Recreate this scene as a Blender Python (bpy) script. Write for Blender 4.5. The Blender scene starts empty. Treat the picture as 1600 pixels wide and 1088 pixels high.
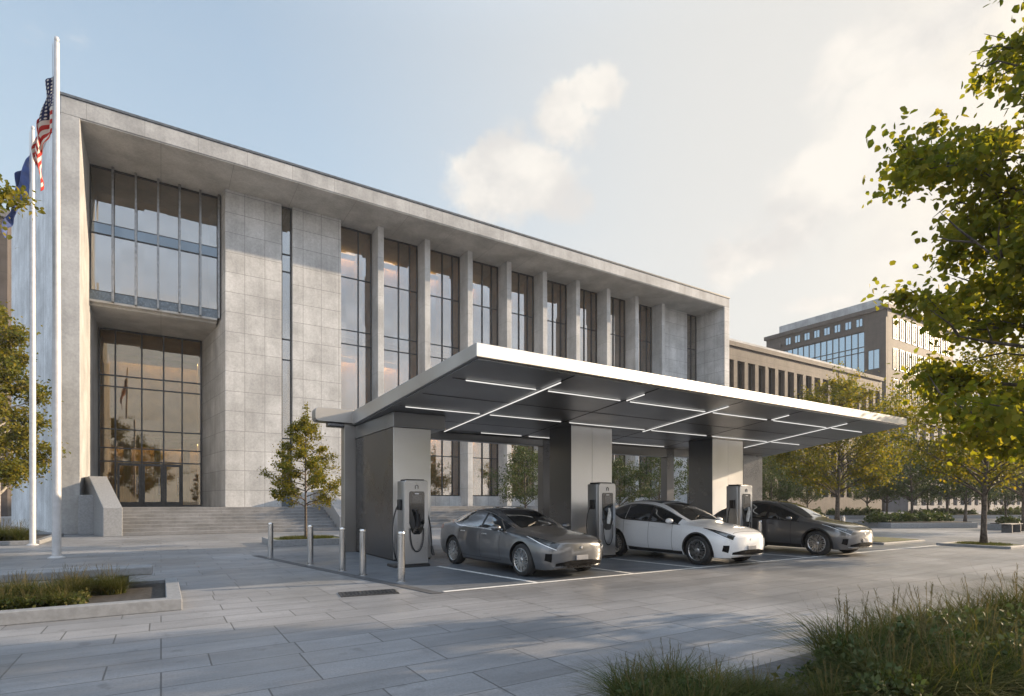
import bpy, bmesh, math, random
import numpy as np
from mathutils import Vector, Matrix
from mathutils.bvhtree import BVHTree

random.seed(7)
RNG = np.random.default_rng(7)
PI = math.pi
R = math.radians
scene = bpy.context.scene
COL = scene.collection

# ------------------------------------------------------------------ camera basis
CF, SF, H = 0.8459, 0.5333, 1.55       # facade axis: right component, forward component, eye height


def at(u, v, z=0.0):
    """photo pixel (1600 wide) on the horizontal plane z -> world x, y"""
    d = 870.0 * (H - z) / (v - 785.0)
    l = (u - 800.0) / 870.0 * d
    return CF * l + SF * d, -SF * l + CF * d


def ray(u, v):
    l, z = (u - 800.0) / 870.0, (785.0 - v) / 870.0
    return Vector((CF * l + SF, -SF * l + CF, z)).normalized()


# ------------------------------------------------------------------ object helpers
def world_loc(o):
    p = Vector((0, 0, 0))
    while o is not None:
        p += o.location
        o = o.parent
    return p


def tag(o, label=None, cat=None, group=None, kind=None):
    if label: o['label'] = label
    if cat: o['category'] = cat
    if group: o['group'] = group
    if kind: o['kind'] = kind
    return o


def thing(name, label, cat, loc=(0, 0, 0), group=None):
    o = bpy.data.objects.new(name, None)
    o.empty_display_size = 0.2
    COL.objects.link(o)
    o.location = loc
    return tag(o, label, cat, group)


def link_mesh(name, me, mats, parent=None):
    o = bpy.data.objects.new(name, me)
    COL.objects.link(o)
    if not isinstance(mats, (list, tuple)): mats = [mats]
    for m in mats: me.materials.append(m)
    if parent is not None: o.parent = parent
    return o


def shade(me, ang=35):
    try:
        me.shade_auto_smooth  # noqa
    except AttributeError:
        pass
    bm = bmesh.new(); bm.from_mesh(me)
    for f in bm.faces: f.smooth = True
    for e in bm.edges:
        if len(e.link_faces) == 2 and e.calc_face_angle(0.0) > R(ang): e.smooth = False
    bm.to_mesh(me); bm.free()


class MB:
    def __init__(s):
        s.v, s.f = [], []

    def add(s, vs, fs):
        b = len(s.v)
        s.v += [tuple(p) for p in vs]
        s.f += [tuple(b + i for i in f) for f in fs]
        return s

    def box(s, x0, x1, y0, y1, z0, z1):
        return s.hexa([(x0, y0), (x1, y0), (x1, y1), (x0, y1)], z0, z1)

    def hexa(s, q, z0, z1):
        a = z0 if isinstance(z0, (list, tuple)) else [z0] * 4
        b = z1 if isinstance(z1, (list, tuple)) else [z1] * 4
        vs = [(p[0], p[1], a[i]) for i, p in enumerate(q)] + [(p[0], p[1], b[i]) for i, p in enumerate(q)]
        return s.add(vs, [(3, 2, 1, 0), (4, 5, 6, 7), (0, 1, 5, 4), (1, 2, 6, 5), (2, 3, 7, 6), (3, 0, 4, 7)])

    def prism(s, poly, z0, z1):
        n = len(poly)
        vs = [(p[0], p[1], z0) for p in poly] + [(p[0], p[1], z1) for p in poly]
        fs = [tuple(range(n - 1, -1, -1)), tuple(range(n, 2 * n))]
        fs += [(i, (i + 1) % n, n + (i + 1) % n, n + i) for i in range(n)]
        return s.add(vs, fs)

    def prism_x(s, poly, x0, x1):      # poly in (y, z)
        n = len(poly)
        vs = [(x0, p[0], p[1]) for p in poly] + [(x1, p[0], p[1]) for p in poly]
        fs = [tuple(range(n)), tuple(range(2 * n - 1, n - 1, -1))]
        fs += [(i, n + i, n + (i + 1) % n, (i + 1) % n) for i in range(n)]
        return s.add(vs, fs)

    def prism_y(s, poly, y0, y1):      # poly in (x, z)
        n = len(poly)
        vs = [(p[0], y0, p[1]) for p in poly] + [(p[0], y1, p[1]) for p in poly]
        fs = [tuple(range(n)), tuple(range(2 * n - 1, n - 1, -1))]
        fs += [(i, n + i, n + (i + 1) % n, (i + 1) % n) for i in range(n)]
        return s.add(vs, fs)

    def tube(s, pts, rad, n=8, cap=True):
        pts = [Vector(p) for p in pts]
        if not isinstance(rad, (list, tuple)): rad = [rad] * len(pts)
        b = len(s.v)
        up = None
        for i, p in enumerate(pts):
            t = (pts[min(i + 1, len(pts) - 1)] - pts[max(i - 1, 0)]).normalized()
            if up is None:
                up = Vector((0, 0, 1)) if abs(t.z) < 0.9 else Vector((1, 0, 0))
            a = t.cross(up).normalized(); c = a.cross(t).normalized(); up = c
            for k in range(n):
                w = 2 * PI * k / n
                q = p + (a * math.cos(w) + c * math.sin(w)) * rad[i]
                s.v.append(tuple(q))
        for i in range(len(pts) - 1):
            for k in range(n):
                s.f.append((b + i * n + k, b + i * n + (k + 1) % n, b + (i + 1) * n + (k + 1) % n, b + (i + 1) * n + k))
        if cap:
            s.f.append(tuple(b + k for k in range(n - 1, -1, -1)))
            e = b + (len(pts) - 1) * n
            s.f.append(tuple(e + k for k in range(n)))
        return s

    def lathe(s, prof, c=(0, 0, 0), axis='z', n=24):   # prof: (r, h)
        b = len(s.v)
        m = len(prof)
        for k in range(n):
            w = 2 * PI * k / n
            for r, h in prof:
                a, d = r * math.cos(w), r * math.sin(w)
                q = (a, d, h) if axis == 'z' else (h, a, d)
                s.v.append((c[0] + q[0], c[1] + q[1], c[2] + q[2]))
        for k in range(n):
            for i in range(m - 1):
                j = (k + 1) % n
                s.f.append((b + k * m + i, b + j * m + i, b + j * m + i + 1, b + k * m + i + 1))
        return s

    def grid(s, fn, us, vs):
        b = len(s.v)
        for u in us:
            for v in vs: s.v.append(tuple(fn(u, v)))
        m = len(vs)
        for i in range(len(us) - 1):
            for j in range(m - 1):
                s.f.append((b + i * m + j, b + (i + 1) * m + j, b + (i + 1) * m + j + 1, b + i * m + j + 1))
        return s

    def build(s, name, mat, parent=None, bevel=0.0, smooth=None):
        off = world_loc(parent) if parent is not None else Vector((0, 0, 0))
        me = bpy.data.meshes.new(name)
        me.from_pydata([(p[0] - off.x, p[1] - off.y, p[2] - off.z) for p in s.v], [], s.f)
        bm = bmesh.new(); bm.from_mesh(me)
        bmesh.ops.recalc_face_normals(bm, faces=bm.faces)
        bm.to_mesh(me); bm.free()
        me.update()
        if smooth: shade(me, smooth)
        o = link_mesh(name, me, mat, parent)
        if bevel:
            b = o.modifiers.new('Bevel', 'BEVEL')
            b.width = bevel; b.segments = 2; b.limit_method = 'ANGLE'; b.angle_limit = R(40)
        return o


def np_mesh(name, verts, faces, mat, parent=None, smooth=False):
    me = bpy.data.meshes.new(name)
    n, k = faces.shape
    me.vertices.add(len(verts)); me.vertices.foreach_set('co', verts.astype(np.float32).ravel())
    me.loops.add(n * k); me.loops.foreach_set('vertex_index', faces.astype(np.int32).ravel())
    me.polygons.add(n)
    me.polygons.foreach_set('loop_start', np.arange(0, n * k, k, dtype=np.int32))
    me.polygons.foreach_set('loop_total', np.full(n, k, dtype=np.int32))
    if smooth: me.polygons.foreach_set('use_smooth', np.ones(n, dtype=bool))
    me.update(calc_edges=True); me.validate()
    return link_mesh(name, me, mat, parent)


# ------------------------------------------------------------------ node helpers
class NT:
    def __init__(s, name):
        s.m = bpy.data.materials.new(name); s.m.use_nodes = True
        s.t = s.m.node_tree; s.t.nodes.clear()
        s.out = s.n('ShaderNodeOutputMaterial')

    def n(s, typ, **kw):
        o = s.t.nodes.new(typ)
        for k, v in kw.items():
            if hasattr(o, k) and not k[0].isupper() and k not in o.inputs: setattr(o, k, v)
        for k, v in kw.items():
            if k.replace('_', ' ') in o.inputs: s.set(o.inputs[k.replace('_', ' ')], v)
        return o

    def set(s, inp, v):
        if hasattr(v, 'is_output'): s.t.links.new(v, inp)
        else:
            if isinstance(v, (tuple, list)) and len(v) == 3 and inp.type == 'RGBA': v = (*v, 1)
            inp.default_value = v

    def math(s, op, a, b=0.0, c=None, clamp=False):
        o = s.t.nodes.new('ShaderNodeMath'); o.operation = op; o.use_clamp = clamp
        s.set(o.inputs[0], a); s.set(o.inputs[1], b)
        if c is not None: s.set(o.inputs[2], c)
        return o.outputs[0]

    def vmath(s, op, a, b=(0, 0, 0), out=0):
        o = s.t.nodes.new('ShaderNodeVectorMath'); o.operation = op
        s.set(o.inputs[0], a)
        if op == 'SCALE': s.set(o.inputs['Scale'], b)
        else: s.set(o.inputs[1], b)
        return o.outputs[out]

    def mix(s, f, a, b, blend='MIX'):
        o = s.t.nodes.new('ShaderNodeMix'); o.data_type = 'RGBA'; o.blend_type = blend
        s.set(o.inputs[0], f); s.set(o.inputs[6], a); s.set(o.inputs[7], b)
        return o.outputs[2]

    def ramp(s, v, a, b, lo=0.0, hi=1.0, smooth=True):
        o = s.t.nodes.new('ShaderNodeMapRange')
        if smooth: o.interpolation_type = 'SMOOTHSTEP'
        s.set(o.inputs[0], v)
        for i, q in enumerate((a, b, lo, hi)): s.set(o.inputs[i + 1], q)
        return o.outputs[0]

    def noise(s, vec, scale, detail=4, rough=0.55, color=False):
        o = s.t.nodes.new('ShaderNodeTexNoise')
        if vec is not None: s.set(o.inputs['Vector'], vec)
        s.set(o.inputs['Scale'], scale); s.set(o.inputs['Detail'], detail); s.set(o.inputs['Roughness'], rough)
        return o.outputs[1 if color else 0]

    def obj(s):
        return s.n('ShaderNodeTexCoord').outputs['Object']

    def pos(s):
        return s.n('ShaderNodeNewGeometry').outputs['Position']

    def sep(s, v):
        return s.n('ShaderNodeSeparateXYZ', Vector=v).outputs

    def comb(s, x, y, z=0.0):
        o = s.t.nodes.new('ShaderNodeCombineXYZ')
        for i, q in enumerate((x, y, z)): s.set(o.inputs[i], q)
        return o.outputs[0]

    def bump(s, h, strength=0.3, dist=0.01):
        o = s.t.nodes.new('ShaderNodeBump')
        s.set(o.inputs['Height'], h); s.set(o.inputs['Strength'], strength); s.set(o.inputs['Distance'], dist)
        return o.outputs[0]

    def bsdf(s, color, rough=0.6, metal=0.0, normal=None, coat=0.0, spec=0.5, **kw):
        o = s.t.nodes.new('ShaderNodeBsdfPrincipled')
        s.set(o.inputs['Base Color'], color); s.set(o.inputs['Roughness'], rough); s.set(o.inputs['Metallic'], metal)
        s.set(o.inputs['Specular IOR Level'], spec)
        if coat: s.set(o.inputs['Coat Weight'], coat); s.set(o.inputs['Coat Roughness'], 0.04)
        if normal is not None: s.set(o.inputs['Normal'], normal)
        for k, v in kw.items(): s.set(o.inputs[k.replace('_', ' ')], v)
        return o.outputs[0]

    def done(s, sh):
        s.t.links.new(sh, s.out.inputs['Surface'])
        return s.m


def plain(name, c, rough=0.5, metal=0.0, vary=0.12, scale=6.0, bump=0.0, coat=0.0, spec=0.5):
    t = NT(name)
    p = t.pos()
    n = t.noise(p, scale, 5)
    c2 = tuple(max(0, q * (1 - 2 * vary)) for q in c); c3 = tuple(min(1, q * (1 + 2 * vary)) for q in c)
    col = t.mix(t.ramp(n, 0.3, 0.7), c2, c3)
    rg = t.ramp(t.noise(p, scale * 2.3, 4), 0.3, 0.7, max(0.02, rough * 0.85), min(1, rough * 1.15))
    nm = t.bump(t.noise(p, scale * 12, 4), bump, 0.004) if bump else None
    return t.done(t.bsdf(col, rg, metal, nm, coat, spec))


def panels(name, c, bw, bh, joint=0.012, mode='wall', off=0.0, jd=0.55, tone=0.10, rough=0.75, phase=(0, 0)):
    """stone or concrete slabs: thin joints, tone per slab, cloudy weathering, fine grain"""
    t = NT(name)
    p = t.pos()
    x, y, z = t.sep(p)
    if mode == 'wall': vec = t.comb(t.math('ADD', x, y), z)
    else: vec = t.comb(x, y)
    vec = t.vmath('ADD', vec, (phase[0], phase[1], 0))
    br = t.n('ShaderNodeTexBrick')
    br.offset = off; br.offset_frequency = 2
    t.set(br.inputs['Vector'], vec)
    t.set(br.inputs['Color1'], (0, 0, 0)); t.set(br.inputs['Color2'], (1, 1, 1)); t.set(br.inputs['Mortar'], (0.5, 0.5, 0.5))
    t.set(br.inputs['Scale'], 1.0); t.set(br.inputs['Mortar Size'], joint); t.set(br.inputs['Mortar Smooth'], 0.1)
    t.set(br.inputs['Brick Width'], bw); t.set(br.inputs['Row Height'], bh); t.set(br.inputs['Bias'], 0.0)
    lo = tuple(q * (1 - tone) for q in c); hi = tuple(q * (1 + tone) for q in c)
    col = t.mix(br.outputs['Color'], lo, hi)
    cl = t.ramp(t.noise(p, 0.55, 6, 0.62), 0.28, 0.72, 0.78, 1.18)
    fine = t.ramp(t.noise(p, 9.0, 6, 0.7), 0.25, 0.75, 0.86, 1.13)
    st = t.ramp(t.noise(t.vmath('MULTIPLY', p, (2.2, 2.2, 0.18)), 1.0, 4, 0.6), 0.3, 0.75, 1.06, 0.88) if mode == 'wall' else 1.0
    k = t.math('MULTIPLY', t.math('MULTIPLY', cl, fine), st)
    col = t.mix(1.0, col, t.comb(k, k, k), 'MULTIPLY')
    jm = tuple(q * jd for q in c)
    col = t.mix(br.outputs['Fac'], col, jm)
    hgt = t.math('SUBTRACT', t.math('MULTIPLY', t.noise(p, 28, 5, 0.7), 0.3), br.outputs['Fac'])
    nm = t.bump(hgt, 0.35, 0.008)
    return t.done(t.bsdf(col, t.ramp(fine, 0.86, 1.13, rough - 0.1, rough + 0.1), 0, nm, 0, 0.4))


# ------------------------------------------------------------------ materials
M = {}
M['concrete'] = panels('concrete_panels', (0.335, 0.343, 0.352), 2.4, 30.0, 0.010, tone=0.05)
M['stone'] = panels('stone_cladding', (0.415, 0.42, 0.425), 1.13, 1.19, 0.015, tone=0.07, jd=0.5, phase=(0.2, 0.1))
M['fin'] = panels('fin_concrete', (0.41, 0.415, 0.42), 40.0, 2.6, 0.010, tone=0.04)
M['soffit_c'] = panels('soffit_concrete', (0.44, 0.43, 0.415), 3.43, 30.0, 0.012, mode='floor', tone=0.04)
M['steps'] = panels('granite_steps', (0.175, 0.178, 0.185), 1.6, 30.0, 0.006, tone=0.08)
M['granite'] = plain('grey_granite', (0.23, 0.238, 0.25), 0.65, 0, 0.06, 14, 0.2)
M['kerb'] = plain('kerb_granite', (0.19, 0.198, 0.21), 0.7, 0, 0.06, 12, 0.3)
M['darkkerb'] = plain('dark_edging', (0.065, 0.068, 0.075), 0.7, 0, 0.14, 7, 0.3)
M['cap'] = plain('roof_cap_metal', (0.10, 0.105, 0.11), 0.4, 0.6)
M['dark'] = plain('dark_frame_metal', (0.045, 0.047, 0.05), 0.4, 0.7)
M['mull'] = plain('mullion_metal', (0.20, 0.205, 0.21), 0.35, 0.8)
M['spandrel'] = plain('spandrel_panel', (0.10, 0.125, 0.15), 0.25, 0.3)
M['black'] = plain('black_plastic', (0.018, 0.018, 0.02), 0.45)
M['void'] = plain('grille_black', (0.008, 0.008, 0.009), 0.85, 0, 0.1, 6, 0, 0, 0.1)
M['rubber'] = plain('tyre_rubber', (0.02, 0.02, 0.021), 0.75, 0, 0.15, 20)
M['gap'] = plain('shut_line', (0.012, 0.012, 0.013), 0.6)
M['alloy'] = plain('alloy_rim', (0.55, 0.55, 0.56), 0.28, 1.0, 0.04)
M['chrome'] = plain('bright_trim', (0.85, 0.85, 0.86), 0.3, 1.0, 0.03)

M['lamp'] = plain('headlamp_lens', (0.03, 0.033, 0.037), 0.06, 0.0, 0.2, 30, 0, 0.5)
M['drl'] = plain('lamp_white', (0.8, 0.82, 0.84), 0.2)
M['red'] = plain('tail_lamp_red', (0.25, 0.01, 0.01), 0.15, 0, 0.1, 3, 0, 0.5)
M['plate'] = plain('plate_white', (0.26, 0.26, 0.27), 0.4, 0, 0.05)
M['pole'] = plain('flagpole_metal', (0.46, 0.46, 0.47), 0.5, 0.2, 0.04)
M['soil'] = plain('dark_soil', (0.028, 0.025, 0.023), 0.95, 0, 0.25, 9, 0.6)
M['mulch'] = plain('mulch', (0.07, 0.06, 0.05), 0.95, 0, 0.3, 12, 0.6)
M['line'] = plain('road_paint_white', (0.68, 0.68, 0.67), 0.6, 0, 0.08, 14)
M['drain'] = plain('cast_iron', (0.06, 0.06, 0.062), 0.55, 0.5, 0.2, 20)
M['brownstone'] = panels('brown_cladding', (0.072, 0.060, 0.054), 2.6, 3.0, 0.02, tone=0.06)
M['palestone'] = panels('pale_cladding', (0.16, 0.156, 0.162), 2.8, 3.2, 0.02, tone=0.06)
M['marble'] = panels('pale_side_cladding', (0.58, 0.61, 0.64), 1.5, 60.0, 0.016, tone=0.05, jd=0.6)
M['interior'] = plain('warm_interior_wall', (0.55, 0.42, 0.24), 0.7, 0, 0.12, 0.7)
M['wood'] = plain('interior_wood', (0.36, 0.25, 0.12), 0.55, 0, 0.15, 1.2)
M['floor_in'] = plain('interior_floor', (0.30, 0.26, 0.21), 0.35)
M['blind'] = plain('pale_blind', (0.55, 0.50, 0.42), 0.8, 0, 0.05, 0.7)
M['screen'] = plain('charger_screen_glass', (0.010, 0.011, 0.012), 0.06, 0, 0.1, 3, 0, 0.4)


def steel(name, c, rough=0.32, stretch=(1, 1, 30)):
    t = NT(name)
    p = t.pos()
    br = t.noise(t.vmath('MULTIPLY', p, stretch), 8, 4, 0.6)
    cl = t.noise(p, 0.7, 4)
    rg = t.math('ADD', t.ramp(br, 0.3, 0.7, rough - 0.03, rough + 0.03), t.ramp(cl, 0.3, 0.7, -0.04, 0.05))
    lo = tuple(q * 0.9 for q in c)
    return t.done(t.bsdf(t.mix(t.ramp(cl, 0.25, 0.75), lo, c), rg, 1.0, Anisotropic=0.55, Tangent=t.n('ShaderNodeTangent', direction_type='RADIAL', axis='Z').outputs[0]))


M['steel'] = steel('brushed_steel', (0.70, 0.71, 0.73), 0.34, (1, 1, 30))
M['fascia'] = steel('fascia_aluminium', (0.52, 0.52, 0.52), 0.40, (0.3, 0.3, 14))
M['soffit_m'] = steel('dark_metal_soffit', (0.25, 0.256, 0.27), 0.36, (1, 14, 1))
M['pier_shade'] = steel('pier_shaded_steel', (0.13, 0.136, 0.15), 0.30, (1, 1, 20))  # same steel as the pier fronts, with the shade put into its colour
M['arm'] = steel('arm_steel', (0.34, 0.335, 0.33), 0.4, (0.3, 0.3, 14))
M['bollard'] = steel('bollard_stainless', (0.62, 0.61, 0.60), 0.2, (1, 1, 20))
M['charger'] = steel('charger_silver', (0.50, 0.51, 0.53), 0.34, (1, 1, 8))
M['charger_side'] = steel('charger_grey_side', (0.34, 0.36, 0.39), 0.36, (1, 1, 8))


def emit(name, c, s):
    t = NT(name)
    o = t.n('ShaderNodeEmission', Color=(*c, 1), Strength=s)
    return t.done(o.outputs[0])


M['led'] = emit('led_strip', (1.0, 0.97, 0.92), 0.45)
M['warm_lamp'] = emit('warm_wash_lamp', (1.0, 0.76, 0.45), 15.0)


def glass(name, tint, refl, base):
    """coated facade glass: mirror coat over a tinted clear pane"""
    t = NT(name)
    lw = t.n('ShaderNodeLayerWeight', Blend=0.35)
    p = t.pos()
    wob = t.bump(t.noise(p, 0.35, 2, 0.4), 0.10, 0.05)
    gl = t.n('ShaderNodeBsdfGlossy', Color=(*refl, 1), Roughness=0.012)
    t.set(gl.inputs['Normal'], wob)
    px_, py_, pz_ = t.sep(p)
    cell = t.comb(t.math('FLOOR', t.math('MULTIPLY', t.math('ADD', px_, py_), 0.9)), t.math('FLOOR', t.math('MULTIPLY', pz_, 0.29)))
    wn = t.n('ShaderNodeTexWhiteNoise', noise_dimensions='2D'); t.set(wn.inputs['Vector'], cell)
    tilt = t.vmath('SCALE', t.vmath('SUBTRACT', wn.outputs['Color'], (0.5, 0.5, 0.5)), 0.03)
    t.set(gl.inputs['Normal'], t.vmath('NORMALIZE', t.vmath('ADD', wob, tilt)))
    tr = t.n('ShaderNodeBsdfTransparent', Color=(*tint, 1))
    f = t.math('ADD', base, t.math('MULTIPLY', lw.outputs['Facing'], 0.45), clamp=True)
    mx = t.n('ShaderNodeMixShader')
    t.set(mx.inputs[0], f); t.t.links.new(tr.outputs[0], mx.inputs[1]); t.t.links.new(gl.outputs[0], mx.inputs[2])
    return t.done(mx.outputs[0])


M['glass'] = glass('facade_glass', (0.72, 0.60, 0.42), (0.80, 0.83, 0.86), 0.27)
M['glass_low'] = glass('lobby_glass', (0.66, 0.60, 0.46), (0.80, 0.77, 0.70), 0.14)
M['glass_blue'] = glass('blue_curtain_glass', (0.14, 0.20, 0.27), (0.75, 0.88, 1.0), 0.50)
M['glass_band'] = glass('banded_glass', (0.40, 0.44, 0.46), (0.52, 0.58, 0.63), 0.22)
M['glass_dark'] = glass('dark_window_glass', (0.10, 0.10, 0.11), (0.7, 0.75, 0.8), 0.16)


def paint(name, c, metal):
    t = NT(name)
    p = t.obj()
    fl = t.ramp(t.noise(p, 900, 2), 0.35, 0.65, 0.85, 1.15)
    col = t.mix(1.0, c, t.comb(fl, fl, fl), 'MULTIPLY')
    return t.done(t.bsdf(col, 0.28, metal, None, 1.0))


def car_glass():
    t = NT('tinted_car_glass')
    lw = t.n('ShaderNodeLayerWeight', Blend=0.4)
    gl = t.n('ShaderNodeBsdfGlossy', Color=(0.9, 0.93, 0.96, 1), Roughness=0.015)
    d = t.bsdf((0.014, 0.016, 0.018), 0.1)
    mx = t.n('ShaderNodeMixShader')
    t.set(mx.inputs[0], t.math('ADD', 0.10, t.math('MULTIPLY', lw.outputs['Facing'], 0.6), clamp=True))
    t.t.links.new(d, mx.inputs[1]); t.t.links.new(gl.outputs[0], mx.inputs[2])
    return t.done(mx.outputs[0])


M['carglass'] = car_glass()
M['paint_grey'] = paint('grey_car_paint', (0.135, 0.14, 0.15), 0.55)
M['paint_white'] = paint('white_car_paint', (0.74, 0.75, 0.77), 0.0)
M['paint_dark'] = paint('dark_grey_car_paint', (0.15, 0.15, 0.155), 0.6)


def leafmat(name, cols, trans=0.45, rough=0.6, tint=(1.5, 1.35, 0.5), spec=0.25):
    t = NT(name)
    g = t.n('ShaderNodeNewGeometry')
    rnd = g.outputs['Random Per Island']
    cr = t.n('ShaderNodeValToRGB')
    el = cr.color_ramp.elements
    while len(el) < len(cols): el.new(0.5)
    for i, c in enumerate(cols):
        el[i].position = i / (len(cols) - 1); el[i].color = (*c, 1)
    t.set(cr.inputs[0], rnd)
    # patches of the crown that have turned, a metre or so across
    big = t.ramp(t.noise(t.pos(), 0.9, 3), 0.38, 0.66, 0.0, 0.3)
    col = t.mix(big, cr.outputs[0], cols[-1])
    pr = t.bsdf(col, rough, 0, None, 0, spec)
    tl = t.n('ShaderNodeBsdfTranslucent')
    warm = t.mix(1.0, col, tint, 'MULTIPLY')
    t.set(tl.inputs['Color'], warm)
    mx = t.n('ShaderNodeMixShader'); t.set(mx.inputs[0], trans)
    t.t.links.new(pr, mx.inputs[1]); t.t.links.new(tl.outputs[0], mx.inputs[2])
    return t.done(mx.outputs[0])


M['leaf'] = leafmat('linden_leaf', [(0.09, 0.125, 0.018), (0.135, 0.165, 0.02), (0.18, 0.19, 0.025), (0.24, 0.22, 0.03)], 0.62)
M['leaf_gold'] = leafmat('turning_leaf', [(0.055, 0.08, 0.014), (0.095, 0.112, 0.017), (0.145, 0.142, 0.02), (0.21, 0.17, 0.024)], 0.5)
M['leaf_far'] = leafmat('far_leaf', [(0.035, 0.058, 0.015), (0.05, 0.075, 0.028), (0.068, 0.088, 0.032), (0.085, 0.098, 0.034)], 0.25, 0.6, (1.15, 1.2, 0.7))
M['grass'] = leafmat('grass_blade', [(0.024, 0.040, 0.011), (0.044, 0.062, 0.016), (0.066, 0.078, 0.021), (0.12, 0.102, 0.042)], 0.3, 0.8, (1.3, 1.3, 0.5), 0.1)
M['seed'] = leafmat('seed_head', [(0.07, 0.07, 0.03), (0.11, 0.095, 0.045), (0.15, 0.12, 0.06), (0.10, 0.09, 0.04)], 0.3, 0.8, (1.2, 1.1, 0.7), 0.1)
M['bark'] = plain('bark', (0.085, 0.068, 0.055), 0.9, 0, 0.25, 14, 0.8)
M['bark_pale'] = plain('pale_bark', (0.26, 0.245, 0.225), 0.85, 0, 0.2, 10, 0.6)


def paving(name, c, bw, bh, tone, rough, phase=(0, 0)):
    t = NT(name)
    p = t.pos()
    x, y, z = t.sep(p)
    wob = t.math('MULTIPLY', t.math('SUBTRACT', t.noise(p, 0.25, 2), 0.5), 0.10)
    vec = t.comb(t.math('ADD', x, phase[0] + 300.0), t.math('ADD', t.math('ADD', y, phase[1] + 300.0), wob))
    br = t.n('ShaderNodeTexBrick'); br.offset = 0.37; br.offset_frequency = 3; br.squash = 0.7; br.squash_frequency = 4
    t.set(br.inputs['Vector'], vec)
    t.set(br.inputs['Color1'], (0, 0, 0)); t.set(br.inputs['Color2'], (1, 1, 1)); t.set(br.inputs['Mortar'], (0.5, 0.5, 0.5))
    for k, v in (('Scale', 1.0), ('Mortar Size', 0.008), ('Mortar Smooth', 0.15), ('Brick Width', bw), ('Row Height', bh), ('Bias', 0.0)):
        t.set(br.inputs[k], v)
    col = t.mix(br.outputs['Color'], tuple(q * (1 - tone) for q in c), tuple(q * (1 + tone) for q in c))
    # weathering: broad damp patches, streaks along the slabs, grain, small stains
    cl = t.ramp(t.noise(p, 0.16, 5, 0.6), 0.3, 0.7, 0.80, 1.18)
    st = t.ramp(t.noise(t.vmath('MULTIPLY', p, (0.45, 2.6, 1)), 1.0, 6, 0.68), 0.3, 0.7, 0.85, 1.14)
    fine = t.ramp(t.noise(p, 42, 6, 0.8), 0.28, 0.72, 0.70, 1.28)
    spot = t.ramp(t.noise(p, 3.2, 3, 0.5), 0.62, 0.72, 1.0, 0.72)
    k = t.math('MULTIPLY', t.math('MULTIPLY', cl, st), t.math('MULTIPLY', fine, spot))
    col = t.mix(1.0, col, t.comb(k, k, k), 'MULTIPLY')
    col = t.mix(br.outputs['Fac'], col, tuple(q * 0.38 for q in c))
    rg = t.math('ADD', t.ramp(t.noise(p, 0.33, 5, 0.6), 0.3, 0.7, rough - 0.14, rough + 0.12), t.ramp(fine, 0.8, 1.18, -0.05, 0.05))
    hgt = t.math('SUBTRACT', t.math('MULTIPLY', t.noise(p, 60, 5, 0.7), 0.35), br.outputs['Fac'])
    return t.done(t.bsdf(col, rg, 0, t.bump(hgt, 0.3, 0.008), 0, 0.5))


M['plaza'] = paving('plaza_slabs', (0.190, 0.195, 0.207), 1.2, 0.50, 0.11, 0.52)
M['bay'] = paving('bay_slabs', (0.135, 0.148, 0.168), 1.2, 0.9, 0.06, 0.46, (0.3, 0.4))
M['ground'] = plain('far_ground', (0.20, 0.195, 0.19), 0.8, 0, 0.15, 0.05)
M['lawn'] = plain('lawn_turf', (0.06, 0.07, 0.02), 0.95, 0, 0.25, 6, 0.8)


def flagmat():
    t = NT('striped_flag_cloth')
    uv = t.n('ShaderNodeUVMap').outputs[0]
    u, v, _ = t.sep(uv)                               # u along the fly, v down the hoist
    sn = t.math('MODULO', t.math('FLOOR', t.math('MULTIPLY', v, 13.0)), 2.0)
    col = t.mix(sn, (0.50, 0.03, 0.022), (0.72, 0.68, 0.62))
    cu = t.math('SUBTRACT', t.math('FRACT', t.math('MULTIPLY', u, 15.0)), 0.5)
    cv = t.math('SUBTRACT', t.math('FRACT', t.math('MULTIPLY', v, 16.7)), 0.5)
    d = t.math('SQRT', t.math('ADD', t.math('MULTIPLY', cu, cu), t.math('MULTIPLY', cv, cv)))
    star = t.math('LESS_THAN', d, 0.27)
    cant = t.mix(star, (0.018, 0.028, 0.10), (0.72, 0.70, 0.66))
    inside = t.math('MULTIPLY', t.math('LESS_THAN', u, 0.40), t.math('LESS_THAN', v, 7.0 / 13.0))
    col = t.mix(inside, col, cant)
    pr = t.bsdf(col, 0.75)
    tl = t.n('ShaderNodeBsdfTranslucent'); t.set(tl.inputs['Color'], col)
    mx = t.n('ShaderNodeMixShader'); t.set(mx.inputs[0], 0.35)
    t.t.links.new(pr, mx.inputs[1]); t.t.links.new(tl.outputs[0], mx.inputs[2])
    return t.done(mx.outputs[0])


M['flag'] = flagmat()
M['flag_blue'] = plain('blue_flag_cloth', (0.03, 0.055, 0.17), 0.75, 0, 0.12, 3)

# ------------------------------------------------------------------ camera, sun, sky
cam_d = bpy.data.cameras.new('camera'); cam = bpy.data.objects.new('camera', cam_d); COL.objects.link(cam)
cam.location = (0, 0, H); cam.rotation_euler = (R(90), 0, -math.atan2(SF, CF))
cam_d.sensor_width = 36; cam_d.lens = 870 / 1600 * 36; cam_d.shift_y = (785 - 544) / 1600
cam_d.clip_end = 6000; cam_d.clip_start = 0.1
scene.camera = cam

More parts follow.
